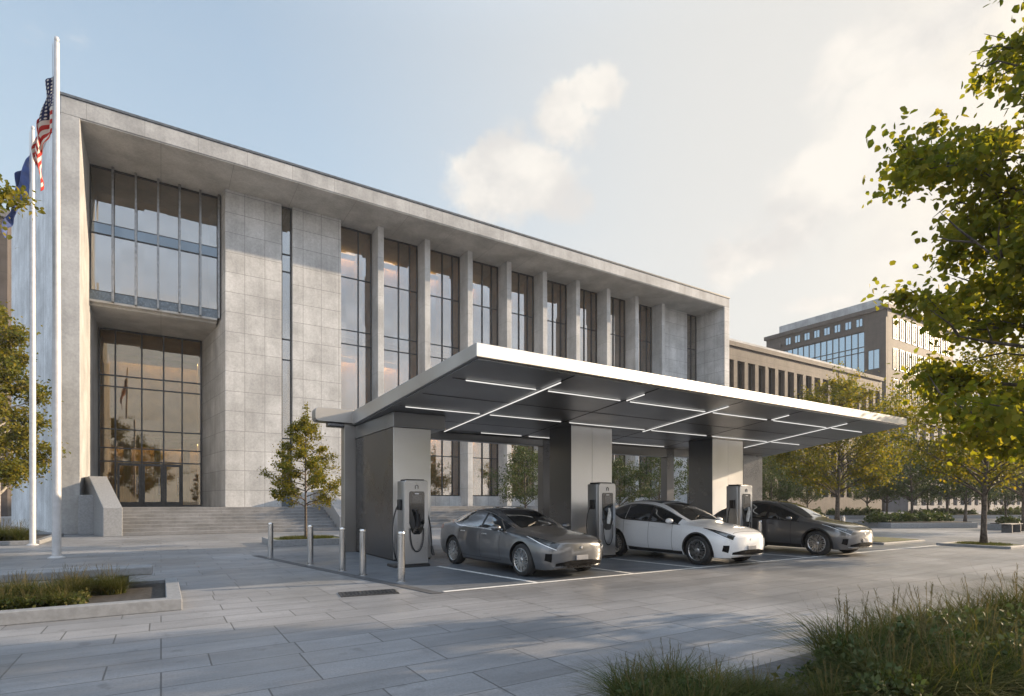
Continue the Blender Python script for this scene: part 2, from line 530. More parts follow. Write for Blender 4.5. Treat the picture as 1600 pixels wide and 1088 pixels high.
SUN_AZ = math.atan2(0.97, -0.235)     # clockwise from +Y
SUN_EL = R(16)
SD = Vector((math.sin(SUN_AZ) * math.cos(SUN_EL), math.cos(SUN_AZ) * math.cos(SUN_EL), math.sin(SUN_EL)))
sun_d = bpy.data.lights.new('sun', 'SUN'); sun_d.energy = 5.0; sun_d.angle = R(0.6); sun_d.color = (1.0, 0.77, 0.52)
sun = bpy.data.objects.new('sun', sun_d); COL.objects.link(sun)
sun.rotation_euler = SD.to_track_quat('Z', 'Y').to_euler()
sun.location = (40, -10, 40)

W = bpy.data.worlds.new('World'); scene.world = W; W.use_nodes = True
wt = NT.__new__(NT); wt.t = W.node_tree; wt.t.nodes.clear()
wo = wt.n('ShaderNodeOutputWorld')
bg = wt.n('ShaderNodeBackground')
sky = wt.n('ShaderNodeTexSky'); sky.sky_type = 'NISHITA'; sky.sun_disc = False
sky.sun_elevation = SUN_EL; sky.sun_rotation = SUN_AZ; sky.air_density = 1.0; sky.dust_density = 2.0; sky.ozone_density = 1.2
SKY_K = 0.10
dirv = wt.n('ShaderNodeTexCoord').outputs['Generated']
dx, dy, dz = wt.sep(dirv)
warp = wt.vmath('SUBTRACT', wt.noise(dirv, 7.0, 6, 0.6, color=True), (0.5, 0.5, 0.5))
dw = wt.vmath('ADD', dirv, wt.vmath('SCALE', warp, 0.16))


def blob(u, v, rad, sq, soft=0.6):
    c = ray(u, v)
    d = wt.vmath('SUBTRACT', dw, tuple(c))
    d = wt.vmath('MULTIPLY', d, (1, 1, sq))
    return wt.ramp(wt.vmath('LENGTH', d, out=1), rad * (1 - soft), rad, 1.0, 0.0)


cl = None
for b in [(790, 285, 0.15, 1.25, 0.7), (860, 300, 0.11, 1.5, 0.8), (730, 240, 0.085, 1.6, 0.9), (890, 185, 0.085, 1.25, 0.8), (940, 140, 0.065, 1.2, 0.8),
          (1290, 300, 0.17, 1.7, 0.9), (1400, 205, 0.14, 1.6, 0.9), (1210, 375, 0.15, 2.4, 0.9), (1450, 50, 0.22, 2.6, 1.0),
          (1640, 380, 0.34, 1.3, 1.0), (1280, 480, 0.12, 3.0, 1.0)]:
    q = blob(*b)
    cl = q if cl is None else wt.math('MAXIMUM', cl, q)
# thin cloud over the rest of the sky, more of it low down
gen = wt.ramp(wt.noise(wt.vmath('MULTIPLY', dirv, (1, 1, 2.6)), 3.4, 7, 0.62), 0.52, 0.80, 0.0, 0.4)
low = wt.ramp(dz, 0.02, 0.65, 1.0, 0.12)
gen = wt.math('MULTIPLY', gen, low)
fluff = wt.noise(wt.vmath('MULTIPLY', dirv, (1, 1, 1.5)), 9.0, 9, 0.58)
cl = wt.ramp(wt.math('ADD', wt.math('MULTIPLY', cl, 0.85), wt.math('MULTIPLY', wt.math('SUBTRACT', fluff, 0.5), 1.25)), 0.22, 0.72, 0.0, 0.92)
cl = wt.math('MAXIMUM', cl, gen)
sdot = wt.vmath('DOT_PRODUCT', dirv, tuple(SD), out=1)
near = wt.ramp(sdot, -0.1, 0.85, 0.0, 1.0)             # towards the sun
haze = wt.ramp(sdot, -0.42, 0.72, 0.0, 0.95)
horizon = wt.ramp(dz, 0.0, 0.85, 0.85, 0.25)
wash = wt.math('MAXIMUM', haze, horizon)
EXPO = 1.15
u_ = 1.0 / (SKY_K * 2 ** EXPO)
pale = wt.mix(near, (0.55 * u_, 0.62 * u_, 0.68 * u_), (0.82 * u_, 0.795 * u_, 0.75 * u_))
back = wt.ramp(wt.vmath('DOT_PRODUCT', dirv, (-0.30, -0.92, 0.25), out=1), -0.05, 0.75, 0.0, 1.0)  # sky behind and overhead, out of frame, made brighter to light the facade
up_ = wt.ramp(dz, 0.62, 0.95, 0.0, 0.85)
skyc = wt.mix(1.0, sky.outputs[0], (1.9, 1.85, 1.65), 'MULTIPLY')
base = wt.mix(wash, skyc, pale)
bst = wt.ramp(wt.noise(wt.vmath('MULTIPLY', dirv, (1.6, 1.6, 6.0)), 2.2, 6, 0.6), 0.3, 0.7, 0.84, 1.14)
fill_col = wt.mix(wt.ramp(dz, 0.02, 0.42), (1.66 * u_, 1.54 * u_, 1.42 * u_), (1.10 * u_, 1.32 * u_, 1.62 * u_))
fill_col = wt.mix(1.0, fill_col, wt.comb(bst, bst, bst), 'MULTIPLY')
base = wt.mix(wt.math('MAXIMUM', back, up_), base, fill_col)
# glow of thin cloud round the low sun
base = wt.mix(wt.ramp(sdot, 0.72, 1.0, 0.0, 0.9), base, (1.25 * u_, 1.10 * u_, 0.90 * u_))
shad = wt.noise(wt.vmath('ADD', wt.vmath('MULTIPLY', dirv, (1, 1, 1.4)), (0.02, 0, 0.05)), 9.0, 5, 0.55)
ccol = wt.mix(wt.ramp(shad, 0.35, 0.65), (0.78 * u_, 0.755 * u_, 0.73 * u_), (1.0 * u_, 0.95 * u_, 0.875 * u_))
final = wt.mix(cl, base, ccol)
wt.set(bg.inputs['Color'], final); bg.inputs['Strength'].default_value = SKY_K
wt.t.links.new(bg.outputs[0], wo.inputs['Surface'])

scene.view_settings.view_transform = 'Standard'; scene.view_settings.look = 'None'
scene.view_settings.exposure = EXPO; scene.view_settings.gamma = 1.0
scene.render.resolution_x = 1024; scene.render.resolution_y = 696
scene.cycles.max_bounces = 10; scene.cycles.transparent_max_bounces = 16
scene.cycles.sample_clamp_indirect = 6.0

# ------------------------------------------------------------------ ground
tag(MB().add([(-400, -400, -0.02), (500, -400, -0.02), (500, 400, -0.02), (-400, 400, -0.02)], [(0, 1, 2, 3)]).build('ground', M['ground']), kind='structure')
tag(MB().box(-60, 190, -60, 60, -0.019, 0.0).build('plaza_paving', M['plaza']), kind='structure')

YL = 8.75                                                   # front line of the bays
A0, A1 = (4.0, YL), (2.35, 17.6)
tag(MB().prism([A0, (27.0, YL), (27.0, 18.4), (2.25, 18.4)], 0.001, 0.004).build('parking_bay', M['bay']), kind='structure')
k = MB()
k.prism([(A0[0] - 0.13, YL - 0.1), (A0[0] + 0.07, YL - 0.1), (A1[0] + 0.07, A1[1]), (A1[0] - 0.13, A1[1])], 0.0045, 0.008)
tag(k.build('kerb_strip', M['darkkerb']), kind='structure')
ln = MB()
ln.box(4.12, 26.5, YL - 0.05, YL + 0.05, 0.0085, 0.0115)
for xa, ya, xb in ((5.65, 12.3, 6.1), (8.42, 12.8, 8.62), (10.45, 11.5, 10.7), (13.25, 12.8, 13.25), (15.2, 10.3, 15.3), (18.2, 12.8, 18.2)):
    ln.prism([(xb - 0.05, YL + 0.055), (xb + 0.05, YL + 0.055), (xa + 0.05, ya), (xa - 0.05, ya)], 0.0085, 0.0115)
tag(ln.build('bay_markings', M['line']), kind='structure')

# drain cover
dg = thing('drain_cover', 'dark rectangular drain cover set in the plaza paving before the bollards', 'drain cover', (3.0, 9.35, 0))
MB().prism([(2.48, 9.15), (3.42, 9.0), (3.5, 9.5), (2.56, 9.65)], 0.002, 0.010).build('cover_plate', M['drain'], dg)
g = MB()
for i in range(14):
    a = (i + 0.5) / 14
    x = 2.52 + 0.92 * a; y = 9.19 - 0.147 * a
    g.prism([(x - 0.018, y), (x + 0.018, y), (x + 0.095, y + 0.42), (x + 0.06, y + 0.42)], 0.0105, 0.017)
g.build('grating', M['dark'], dg)

# ------------------------------------------------------------------ civic building
ZT, ZS, ZF, ZM = 21.2, 20.32, 1.27, 12.8      # roof top, soffit, floor, upper volume underside
FX0, FX1, FY = -4.1, 46.45, 34.3
B = thing('civic_building', 'long grey stone civic building with deep flat roof frame and tall concrete fins', 'building', (20, 38, 0))
SPL = (-0.286, 0.958)
bk = 14.6
YB = 57.0
PL = (FX0 + SPL[0] * bk, FY + SPL[1] * bk)
roof_poly = [(FX0, FY), (FX1, FY), (FX1, YB), (PL[0], YB), PL]
MB().prism(roof_poly, ZS + 0.02, ZT).build('roof', M['concrete'], B, bevel=0.03)
o = 0.05
MB().prism([(FX0 - o, FY - o), (FX1 + o, FY - o), (FX1 + o, YB), (PL[0] - o, YB), (PL[0] - o, PL[1])], ZT + 0.002, ZT + 0.12).build('roof_cap', M['cap'], B)
MB().prism([(FX0 + 0.76, FY + 0.05), (FX1 - 0.76, FY + 0.05), (FX1 - 0.76, 40), (FX0 + 0.76, 40)], ZS - 0.03, ZS + 0.015).build('soffit', M['soffit_c'], B)
MB().box(FX0, FX0 + 0.75, FY, 44.0, 0, ZS + 0.018).build('end_wall', M['concrete'], B, bevel=0.02)
MB().box(FX1 - 0.75, FX1, FY, YB, 0, ZS + 0.018).build('end_wall', M['stone'], B, bevel=0.02)
nx, ny = SPL[1], -SPL[0]
MB().prism([(FX0 - 0.02, FY + 0.12), (PL[0], PL[1]), (PL[0] + 0.5, PL[1]), (FX0 + 0.3, FY + 0.12)], 0, ZS + 0.012).build('side_wall', M['marble'], B)
MB().box(PL[0], FX1, YB, YB + 0.5, 0, ZS).build('rear_wall', M['stone'], B)
MB().box(PL[0], PL[0] + 0.5, PL[1] + 0.01, YB - 0.01, 0, ZS + 0.01).build('side_wall', M['marble'], B)

# stone masses either side of the slot window
SY = 37.3
MB().prism([(3.25, SY), (6.41, SY), (6.41, 44.2), (2.28, 44.2)], ZF - 0.1, ZS).build('stone_wall', M['stone'], B, bevel=0.015)
MB().box(7.06, 10.11, SY, 44.2, ZF - 0.1, ZS).build('stone_wall', M['stone'], B, bevel=0.015)
MB().box(40.32, 44.1, SY + 0.1, 44.2, ZF - 0.1, ZS).build('stone_wall', M['stone'], B, bevel=0.015)

# concrete fins
fin_me = None
FINX = [12.87 + 3.43 * i for i in range(9)]
for x in FINX:
    if fin_me is None:
        f0 = MB().box(x - 0.42, x, 36.8, 38.12, ZF - 0.1, ZS - 0.002).build('fin', M['fin'], B, bevel=0.02); fin_me = f0
    else:
        c = f0.copy(); COL.objects.link(c); c.parent = B; c.location = (x - FINX[0], 0, 0)


def window(x0, x1, y, z0, z1, vs, hs, glassmat, fin_out=0.0, fr=0.07, dep=0.14, proud=0.0):
    """frame with mullions at vs and transoms at hs (heights); glass as its child"""
    m = MB()
    yb, yf = y + dep / 2, y - dep / 2 - proud
    m.box(x0, x0 + fr, yf, yb, z0, z1); m.box(x1 - fr, x1, yf, yb, z0, z1)
    m.box(x0 + fr, x1 - fr, yf, yb, z0, z0 + fr); m.box(x0 + fr, x1 - fr, yf, yb, z1 - fr, z1)
    for x in vs: m.box(x - fr * 0.45, x + fr * 0.45, yf - 0.02 - fin_out, yb - 0.005, z0 + fr, z1 - fr)
    for z in hs: m.box(x0 + fr, x1 - fr, yf + 0.015, yb - 0.01, z - fr * 0.4, z + fr * 0.4)
    w = m.build('window', M['dark'], B)
    MB().box(x0 + fr * 0.5, x1 - fr * 0.5, y - 0.006, y + 0.006, z0 + fr * 0.5, z1 - fr * 0.5).build('glass', glassmat, w)
    return w


# upper left window: six lights with metal fins running over the spandrel
xs = [-2.28, -1.21, -0.14, 0.93, 2.0]
w = window(-3.34, 3.06, 38.6, 13.3, ZS - 0.03, xs, [17.15, 16.55], M['glass'])
MB().box(-3.27, 2.99, 38.53, 38.56, 16.58, 17.12).build('band_panel', M['glass_band'], w)
MB().box(-3.34, 3.06, 38.45, 38.75, ZM, 13.29).build('spandrel', M['spandrel'], w)
for x in xs + [2.98]:
    MB().box(x - 0.055, x + 0.055, 38.15, 38.44, ZM - 0.05, ZS - 0.05).build('mullion', M['mull'], w, bevel=0.01)
MB().box(-3.34, 2.9, 38.76, 43.4, ZM - 0.25, ZM - 0.01).build('floor_slab', M['soffit_c'], B)
MB().box(-3.34, 2.9, 38.40, 38.76, ZM - 0.12, ZM - 0.012).build('slab_edge', M['soffit_c'], B)

# lobby glazing
lx = [-2.45, -1.05, 0.15, 1.2]
lob = window(-3.34, 2.36, 43.4, ZF, ZM - 0.26, lx, [9.6, 8.9, 6.2, 5.0, 4.15], M['glass_low'], fr=0.10)
for x0, x1 in ((-2.35, -1.1), (-1.0, 0.1), (0.2, 1.15)):
    d = MB()
    d.box(x0, x0 + 0.12, 43.22, 43.32, ZF + 0.01, 4.05); d.box(x1 - 0.12, x1, 43.22, 43.32, ZF + 0.01, 4.05)
    d.box(x0 + 0.12, x1 - 0.12, 43.22, 43.32, 3.9, 4.05); d.box(x0 + 0.12, x1 - 0.12, 43.22, 43.32, ZF + 0.01, ZF + 0.3)
    dd = d.build('door', M['dark'], B)
    MB().tube([(x1 - 0.2, 43.15, ZF + 0.8), (x1 - 0.2, 43.15, ZF + 1.9)], 0.02).build('handle', M['chrome'], dd)

# slot window
window(6.41, 7.06, SY + 0.35, 2.0, ZS - 0.03, [], [17.3, 16.2, 11.9, 10.6, 5.6], M['glass'], fr=0.09)
MB().box(6.41, 7.06, SY + 0.2, SY + 0.6, ZF, 2.0).build('spandrel', M['spandrel'], B)

# bays between the fins
for i in range(9):
    x0 = 10.12 if i == 0 else FINX[i - 1] + 0.003
    x1 = FINX[i] - 0.423
    wd = x1 - x0
    vs = [x0 + wd * 0.52, x0 + wd * 0.80] if i else [x0 + wd * 0.60]
    window(x0, x1, 38.2, 2.02, ZS - 0.03, vs, [16.9, 13.3, 12.35, 7.6, 5.0], M['glass'], fr=0.075)
MB().box(10.12, 40.3, 37.95, 38.4, ZF, 2.015).build('plinth', M['stone'], B)
window(44.11, 45.69, SY + 0.35, 2.0, ZS - 0.03, [44.9], [16.9, 13.3, 12.35, 7.6, 5.0], M['glass'])

# rooms behind the glass
MB().box(10.2, 40.3, 42.6, 42.8, ZF, ZS - 0.1).build('interior_wall', M['interior'], B)
MB().box(-3.3, 3.0, 41.6, 41.75, ZM + 0.01, ZS - 0.1).build('interior_wall', M['blind'], B)
MB().box(-3.3, 2.6, 51.0, 51.2, ZF, ZM - 0.3).build('interior_wall', M['wood'], B)
MB().box(2.45, 2.62, 43.6, 51.0, ZF, ZM - 0.3).build('interior_wall', M['interior'], B)
MB().box(-3.33, -3.25, 43.6, 51.0, ZF, ZM - 0.3).build('interior_wall', M['interior'], B)
MB().box(-3.2, 2.4, 43.6, 51.0, ZM - 0.42, ZM - 0.3).build('ceiling', M['interior'], B)
MB().box(6.3, 7.2, 40.6, 40.8, ZF, ZS - 0.1).build('interior_wall', M['blind'], B)
MB().box(44.0, 45.8, 40.6, 40.8, ZF, ZS - 0.1).build('interior_wall', M['blind'], B)
MB().box(-3.2, 2.4, 46.5, 51.0, 6.1, 6.7).build('mezzanine', M['wood'], B)
MB().box(10.2, 40.3, 38.5, 42.6, 12.45, 12.85).build('floor_slab', M['wood'], B)
MB().box(10.2, 40.3, 38.5, 42.6, 7.1, 7.4).build('floor_slab', M['wood'], B)
for i in range(9):                                    # cross walls and drawn curtains seen through the bays
    MB().box(FINX[i] - 0.4, FINX[i] - 0.05, 38.45, 42.5, 2.1, ZS - 0.15).build('partition', M['wood' if i % 2 else 'interior'], B)
for x in np.arange(-2.6, 2.2, 1.15):
    MB().box(x - 0.1, x + 0.5, 50.3, 50.45, ZM - 0.46, ZM - 0.425).build('wash_lamp', M['warm_lamp'], B)
    MB().box(x - 0.1, x + 0.5, 50.3, 50.45, 6.05, 6.09).build('wash_lamp', M['warm_lamp'], B)
for i in range(9):  # strips added to wash the bay walls with warm light
    x = FINX[i] - 2.2
    for z in (20.12, 12.40, 7.05):
        lm_ = MB()
        lm_.box(x - 0.8, x + 1.7, 42.2, 42.3, z - 0.03, z)
        lm_.build('wash_lamp', M['warm_lamp'], B)
        MB().box(x - 0.85, x + 1.75, 41.85, 41.9, z - 0.38, z - 0.001).build('added_baffle', M['wood'], B)  # baffle added so the lamp strips stay out of sight
MB().box(-3.2, 2.4, 49.8, 49.9, ZM - 0.95, ZM - 0.425).build('added_baffle', M['wood'], B)
MB().box(-3.2, 2.4, 49.8, 49.9, 5.6, 6.095).build('added_baffle', M['wood'], B)
for i in range(3):
    MB().tube([(-2.0 + i * 1.8, 47.5, ZF), (-2.0 + i * 1.8, 47.5, 6.1)], 0.22, 12).build('column', M['interior'], B, smooth=40)

# landing and steps
NR = 8
prof = [(31.0, 0)]
for i in range(NR):
    prof += [(31.0 + 0.5 * i, ZF / NR * (i + 1)), (31.0 + 0.5 * (i + 1), ZF / NR * (i + 1))]
prof[-1] = (44.3, ZF)
prof += [(44.3, 0)]
MB().prism_x(prof, -2.0, 8.28).build('steps', M['steps'], B, bevel=0.012)
MB().prism_x(prof, 9.02, 45.68).build('steps', M['steps'], B, bevel=0.012)
ck = [(30.9, 0), (30.9, 1.3), (34.7, 2.85), (36.6, 2.85), (36.6, 0)]
cm = MB(); n_ = len(ck)
for xa, xb in ((-2.22, -3.04), (-1.5, -2.31)):
    for yy, zz in ck: cm.v.append((xa + (xb - xa) * (yy - 31.0) / 3.7, yy, zz))
cm.f += [tuple(range(n_)), tuple(range(2 * n_ - 1, n_ - 1, -1))] + [(i, n_ + i, n_ + (i + 1) % n_, (i + 1) % n_) for i in range(n_)]
cm.build('cheek_wall', M['granite'], B, bevel=0.02)
MB().prism_x([(30.9, 0), (30.9, 0.75), (34.9, 2.35), (37.2, 2.35), (37.2, 0)], 8.3, 9.0).build('cheek_wall', M['granite'], B, bevel=0.02)
MB().box(-3.34, -2.6, 33.4, 38.0, 0, 1.9).build('plinth', M['granite'], B, bevel=0.02)
MB().box(-3.34, -2.01, 38.01, 44.3, 0, ZF).build('landing', M['steps'], B)

# ------------------------------------------------------------------ charging canopy
ZC = 3.95
FL, FR_, BR, BL = (4.39, 8.06), (19.72, 8.14), (26.9, 17.7), (5.05, 17.62)


def cx(s, y):
    a = (y - 8.08) / (17.65 - 8.08)
    l = FL[0] + (BL[0] - FL[0]) * a
    r = FR_[0] + (BR[0] - FR_[0]) * a
    return l + (r - l) * s


K = thing('charging_canopy', 'brushed metal vehicle charging canopy with wedge shaped roof and slim light strips', 'canopy', (14, 14, 0))
MB().hexa([FL, FR_, BR, BL], ZC, [4.185, 4.175, 4.38, 4.38]).build('roof_slab', M['fascia'], K, bevel=0.012)
ins = 0.07
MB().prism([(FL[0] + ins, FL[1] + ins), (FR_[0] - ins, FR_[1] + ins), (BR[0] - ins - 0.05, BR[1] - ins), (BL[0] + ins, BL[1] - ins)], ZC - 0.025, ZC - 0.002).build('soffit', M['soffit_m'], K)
seam = MB()
CS = [0.14, 0.285, 0.467, 0.63, 0.82]
RY = [9.57, 13.02, 16.55]
zs0, zs1 = ZC - 0.030, ZC - 0.0255
for s in CS:
    a, b = (cx(s, 8.2), 8.2), (cx(s, 17.5), 17.5)
    seam.prism([(a[0] - 0.02, a[1]), (a[0] + 0.02, a[1]), (b[0] + 0.02, b[1]), (b[0] - 0.02, b[1])], zs0, zs1)
seams = seam.build('soffit_seam', M['gap'], K)
sm2 = MB()
for y in RY + [11.3, 14.8]:
    sm2.box(cx(0.012, y), cx(0.985, y), y - 0.014, y + 0.014, zs0 - 0.005, zs0 - 0.0006)
sm2.build('soffit_seam', M['gap'], K)
zl0, zl1 = ZC - 0.055, ZC - 0.036


def led_row(y, s0, s1):
    cuts = [s for s in CS if s0 < s < s1]
    ed = [s0] + cuts + [s1]
    for a, b in zip(ed[:-1], ed[1:]):
        xa = cx(a, y) + (0.0 if a == s0 else 0.16); xb = cx(b, y) - (0.0 if b == s1 else 0.16)
        MB().box(xa, xb, y - 0.010, y + 0.010, zl0, zl1).build('light_strip', M['led'], K)


def led_cross(s, y0, y1):
    a, b = (cx(s, y0), y0), (cx(s, y1), y1)
    MB().prism([(a[0] - 0.012, a[1]), (a[0] + 0.012, a[1]), (b[0] + 0.012, b[1]), (b[0] - 0.012, b[1])], zl0 - 0.002, zl1 - 0.002).build('light_strip', M['led'], K)


led_row(RY[0], 0.03, 0.945); led_row(RY[1], 0.02, 0.93); led_row(RY[2], 0.2, 0.62)
led_cross(CS[0], 8.75, 16.9); led_cross(CS[2], 8.75, 13.4); led_cross(CS[4], 8.75, 15.0)
led_cross(CS[1], 8.75, 9.5); led_cross(CS[3], 8.75, 9.5)


def pier(x0, x1, y0, y1, zt, seams_side=1, seams_front=2):
    p = MB().box(x0, x1, y0, y1, 0, zt).build('pier', M['gap'], K)
    g_ = 0.008; t_ = 0.014
    n = seams_front
    for i in range(n):
        a = x0 - t_ + (x1 - x0 + 2 * t_) * i / n; b = x0 - t_ + (x1 - x0 + 2 * t_) * (i + 1) / n
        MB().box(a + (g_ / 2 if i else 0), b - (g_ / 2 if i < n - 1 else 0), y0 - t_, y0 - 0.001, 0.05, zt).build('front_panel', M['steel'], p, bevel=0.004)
    for i in range(seams_side):
        a = y0 + (y1 - y0) * i / seams_side; b = y0 + (y1 - y0) * (i + 1) / seams_side
        MB().box(x0 - t_, x0 - 0.001, a + 0.001, b - g_, 0.05, zt).build('side_panel', M['pier_shade'], p, bevel=0.004)
        MB().box(x1 + 0.001, x1 + t_, a + 0.001, b - g_, 0.05, zt).build('side_panel', M['pier_shade'], p, bevel=0.004)
    return p


pier(5.16, 6.19, 14.0, 17.3, 3.52, 1, 1)
pier(10.67, 12.3, 13.5, 14.63, ZC - 0.032)
pier(17.3, 19.07, 13.5, 14.6, ZC - 0.032)
MB().box(24.3, 25.85, 17.15, 17.5, 0, ZC - 0.03).build('rear_post', M['pier_shade'], K, bevel=0.01)
MB().box(12.2, 12.65, 17.15, 17.5, 0, ZC - 0.03).build('rear_post', M['pier_shade'], K, bevel=0.01)
MB().box(18.9, 19.35, 17.15, 17.5, 0, ZC - 0.03).build('rear_post', M['pier_shade'], K, bevel=0.01)
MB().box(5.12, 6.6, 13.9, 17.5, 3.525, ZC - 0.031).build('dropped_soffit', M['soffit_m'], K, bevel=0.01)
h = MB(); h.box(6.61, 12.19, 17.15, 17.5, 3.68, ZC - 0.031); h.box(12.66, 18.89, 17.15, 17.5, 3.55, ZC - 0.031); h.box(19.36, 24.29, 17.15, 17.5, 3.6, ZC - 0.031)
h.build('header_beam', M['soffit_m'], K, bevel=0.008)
MB().box(4.80, 5.20, 17.32, 17.72, 0, ZC - 0.001).build('rear_post', M['arm'], K, bevel=0.012)
arm = []
for ax_, az_, a0 in ((4.02, 4.29, 90), (4.02, 4.11, 180)):
    for i in range(6):
        a = R(a0 + 90 * i / 5); arm.append((ax_ + 0.12 * math.cos(a), az_ + 0.12 * math.sin(a)))
arm += [(5.06, 3.99), (5.06, 4.41)]
MB().prism_y(arm, 17.2, 17.66).build('gutter_arm', M['arm'], K, bevel=0.01)
MB().box(4.3, 4.8, 17.3, 17.6, 3.86, 3.994).build('arm_bracket', M['pier_shade'], K, bevel=0.03)

# ------------------------------------------------------------------ chargers
def charger(x, y, label, cables):
    c = thing('charging_unit', label, 'charging station', (x, y, 0), 'charging units under the canopy')
    w, d, hh = 0.60, 0.52, 2.08
    # rounded cabinet outline in plan
    def rr(x0, x1, y0, y1, r, n=4):
        out = []
        for cx_, cy_, a0 in ((x1 - r, y1 - r, 0), (x0 + r, y1 - r, 90), (x0 + r, y0 + r, 180), (x1 - r, y0 + r, 270)):
            for i in range(n + 1):
                a = R(a0 + 90 * i / n); out.append((cx_ + r * math.cos(a), cy_ + r * math.sin(a)))
        return out
    MB().prism(rr(x, x + w, y + 0.08, y + d, 0.05), 0.06, hh - 0.02).build('cabinet', M['charger_side'], c, bevel=0.015, smooth=35)
    MB().prism(rr(x - 0.25, x + w + 0.05, y - 0.03, y + d + 0.04, 0.05), 0.0, 0.06).build('base_plate', M['black'], c, bevel=0.01)
    # front door with rounded top corners
    fr = []
    for cx_, a0 in ((x + w - 0.07, 0), (x + 0.07, 90)):
        for i in range(6):
            a = R(a0 + 90 * i / 5); fr.append((cx_ + 0.075 * math.cos(a), hh - 0.07 + 0.07 * math.sin(a)))
    fr += [(x - 0.005, 0.07), (x + w + 0.005, 0.07)]
    MB().prism_y(fr, y, y + 0.078).build('front_door', M['charger'], c, bevel=0.012)
    MB().box(x + 0.08, x + w - 0.06, y + 0.1, y + d - 0.03, hh - 0.018, hh + 0.025).build('top_vent', M['black'], c, bevel=0.01)
    # dark tapered display recess
    x0, x1 = x + 0.11, x + w - 0.10
    sc = [(x0, hh - 0.30), (x0, hh - 1.02), (x0 + 0.07, hh - 1.25), (x0 + 0.12, hh - 1.30), (x1 - 0.12, hh - 1.30), (x1 - 0.07, hh - 1.25), (x1, hh - 1.02), (x1, hh - 0.30), (x1 - 0.03, hh - 0.27), (x0 + 0.03, hh - 0.27)]
    s = MB().prism_y(sc, y - 0.012, y - 0.001).build('display_panel', M['screen'], c)
    MB().box(x0 + 0.07, x1 - 0.07, y - 0.018, y - 0.0125, hh - 0.56, hh - 0.36).build('screen', M['lamp'], s)
    MB().box(x + w / 2 - 0.05, x + w / 2 + 0.05, y - 0.018, y - 0.0125, hh - 0.335, hh - 0.315).build('status_light', M['drl'], s)
    # arch shaped maker mark above the display
    mk = [(x + w / 2 - 0.035, y - 0.006, hh - 0.21), (x + w / 2 - 0.035, y - 0.006, hh - 0.14), (x + w / 2, y - 0.006, hh - 0.115), (x + w / 2 + 0.035, y - 0.006, hh - 0.14), (x + w / 2 + 0.035, y - 0.006, hh - 0.21)]
    MB().tube(mk, 0.009, 6).build('emblem', M['black'], c)
    # plug holster with connector and looped cable on the front
    hx = x + w / 2
    hol = MB(); hol.tube([(hx + 0.02, y - 0.015, hh - 1.12), (hx + 0.02, y - 0.05, hh - 0.95), (hx - 0.02, y - 0.11, hh - 0.80)], [0.05, 0.06, 0.045], 10)
    hol.tube([(hx - 0.02, y - 0.11, hh - 0.80), (hx - 0.06, y - 0.13, hh - 0.70)], [0.035, 0.03], 10)
    hol.build('connector', M['drl'] if cables else M['black'], c, smooth=50)
    lp = []
    for i in range(17):
        a = PI * i / 16
        lp.append((hx - 0.17 * math.cos(a), y - 0.03 - 0.02 * math.sin(a), hh - 1.15 - 0.56 * math.sin(a) ** 0.7))
    MB().tube(lp, 0.014, 8).build('cable', M['black'], c, smooth=60)
    # side holster and cable
    ca = MB()
    pts = []
    for i in range(21):
        t = i / 20
        pts.append((x - 0.05 - 0.16 * math.sin(PI * t), y + 0.25 + 0.06 * math.sin(2 * PI * t), 1.5 - 1.38 * math.sin(PI * t * 0.5) ** 1.4))
    ca.tube(pts, 0.018, 8)
    ca.build('cable', M['black'], c, smooth=60)
    MB().box(x - 0.07, x - 0.002, y + 0.18, y + 0.34, 1.36, 1.62).build('holster', M['black'], c, bevel=0.015)
    ca = MB(); pts = []
    for i in range(21):
        t = i / 20
        pts.append((x + w + 0.03 + 0.13 * t + 0.03 * math.sin(PI * t), y + 0.2 - 0.05 * t, 1.35 - 0.9 * t + 0.1 * math.sin(PI * t)))
    ca.tube(pts, 0.018, 8).build('cable', M['black'], c, smooth=60)
    e = pts[-1]
    MB().tube([(e[0], e[1], e[2] + 0.02), (e[0] + 0.01, e[1] - 0.02, e[2] - 0.13), (e[0] + 0.03, e[1] - 0.05, e[2] - 0.2)], [0.03, 0.042, 0.035], 10).build('connector', M['black'], c, smooth=50)
    MB().box(x + w + 0.002, x + w + 0.06, y + 0.14, y + 0.28, 1.26, 1.5).build('holster', M['black'], c, bevel=0.015)
    return c


charger(4.88, 12.5, 'silver and grey charging unit beside the rear of the grey saloon, nearest to the bollards', False)
charger(10.2, 11.68, 'silver charging unit standing against the rear side of the white hatchback', True)
charger(15.08, 10.75, 'silver charging unit standing beside the dark grey hatchback, half hidden by the white car bonnet', True)

# ------------------------------------------------------------------ bollards
def bollard_at(x, y, label, proto=[]):
    if not proto:
        b = thing('bollard', label, 'bollard', (x, y, 0), 'stainless steel bollards round the charging bays')
        MB().lathe([(0.0, 0.0), (0.095, 0.0), (0.095, 0.012), (0.072, 0.014)], (x, y, 0), n=24).build('base_ring', M['bollard'], b, smooth=40)
        MB().lathe([(0.0, 0.013), (0.07, 0.013), (0.07, 0.90), (0.07, 0.905), (0.062, 0.91), (0.062, 0.93), (0.07, 0.935), (0.07, 0.965), (0.06, 0.98), (0.0, 0.982)], (x, y, 0), n=28).build('post', M['bollard'], b, smooth=40)
        proto.append(b); return b
    src = proto[0]
    r = src.copy(); COL.objects.link(r); r.location = (x, y, 0); r['label'] = label
    for ch in src.children:
        c = ch.copy(); COL.objects.link(c); c.parent = r
    return r


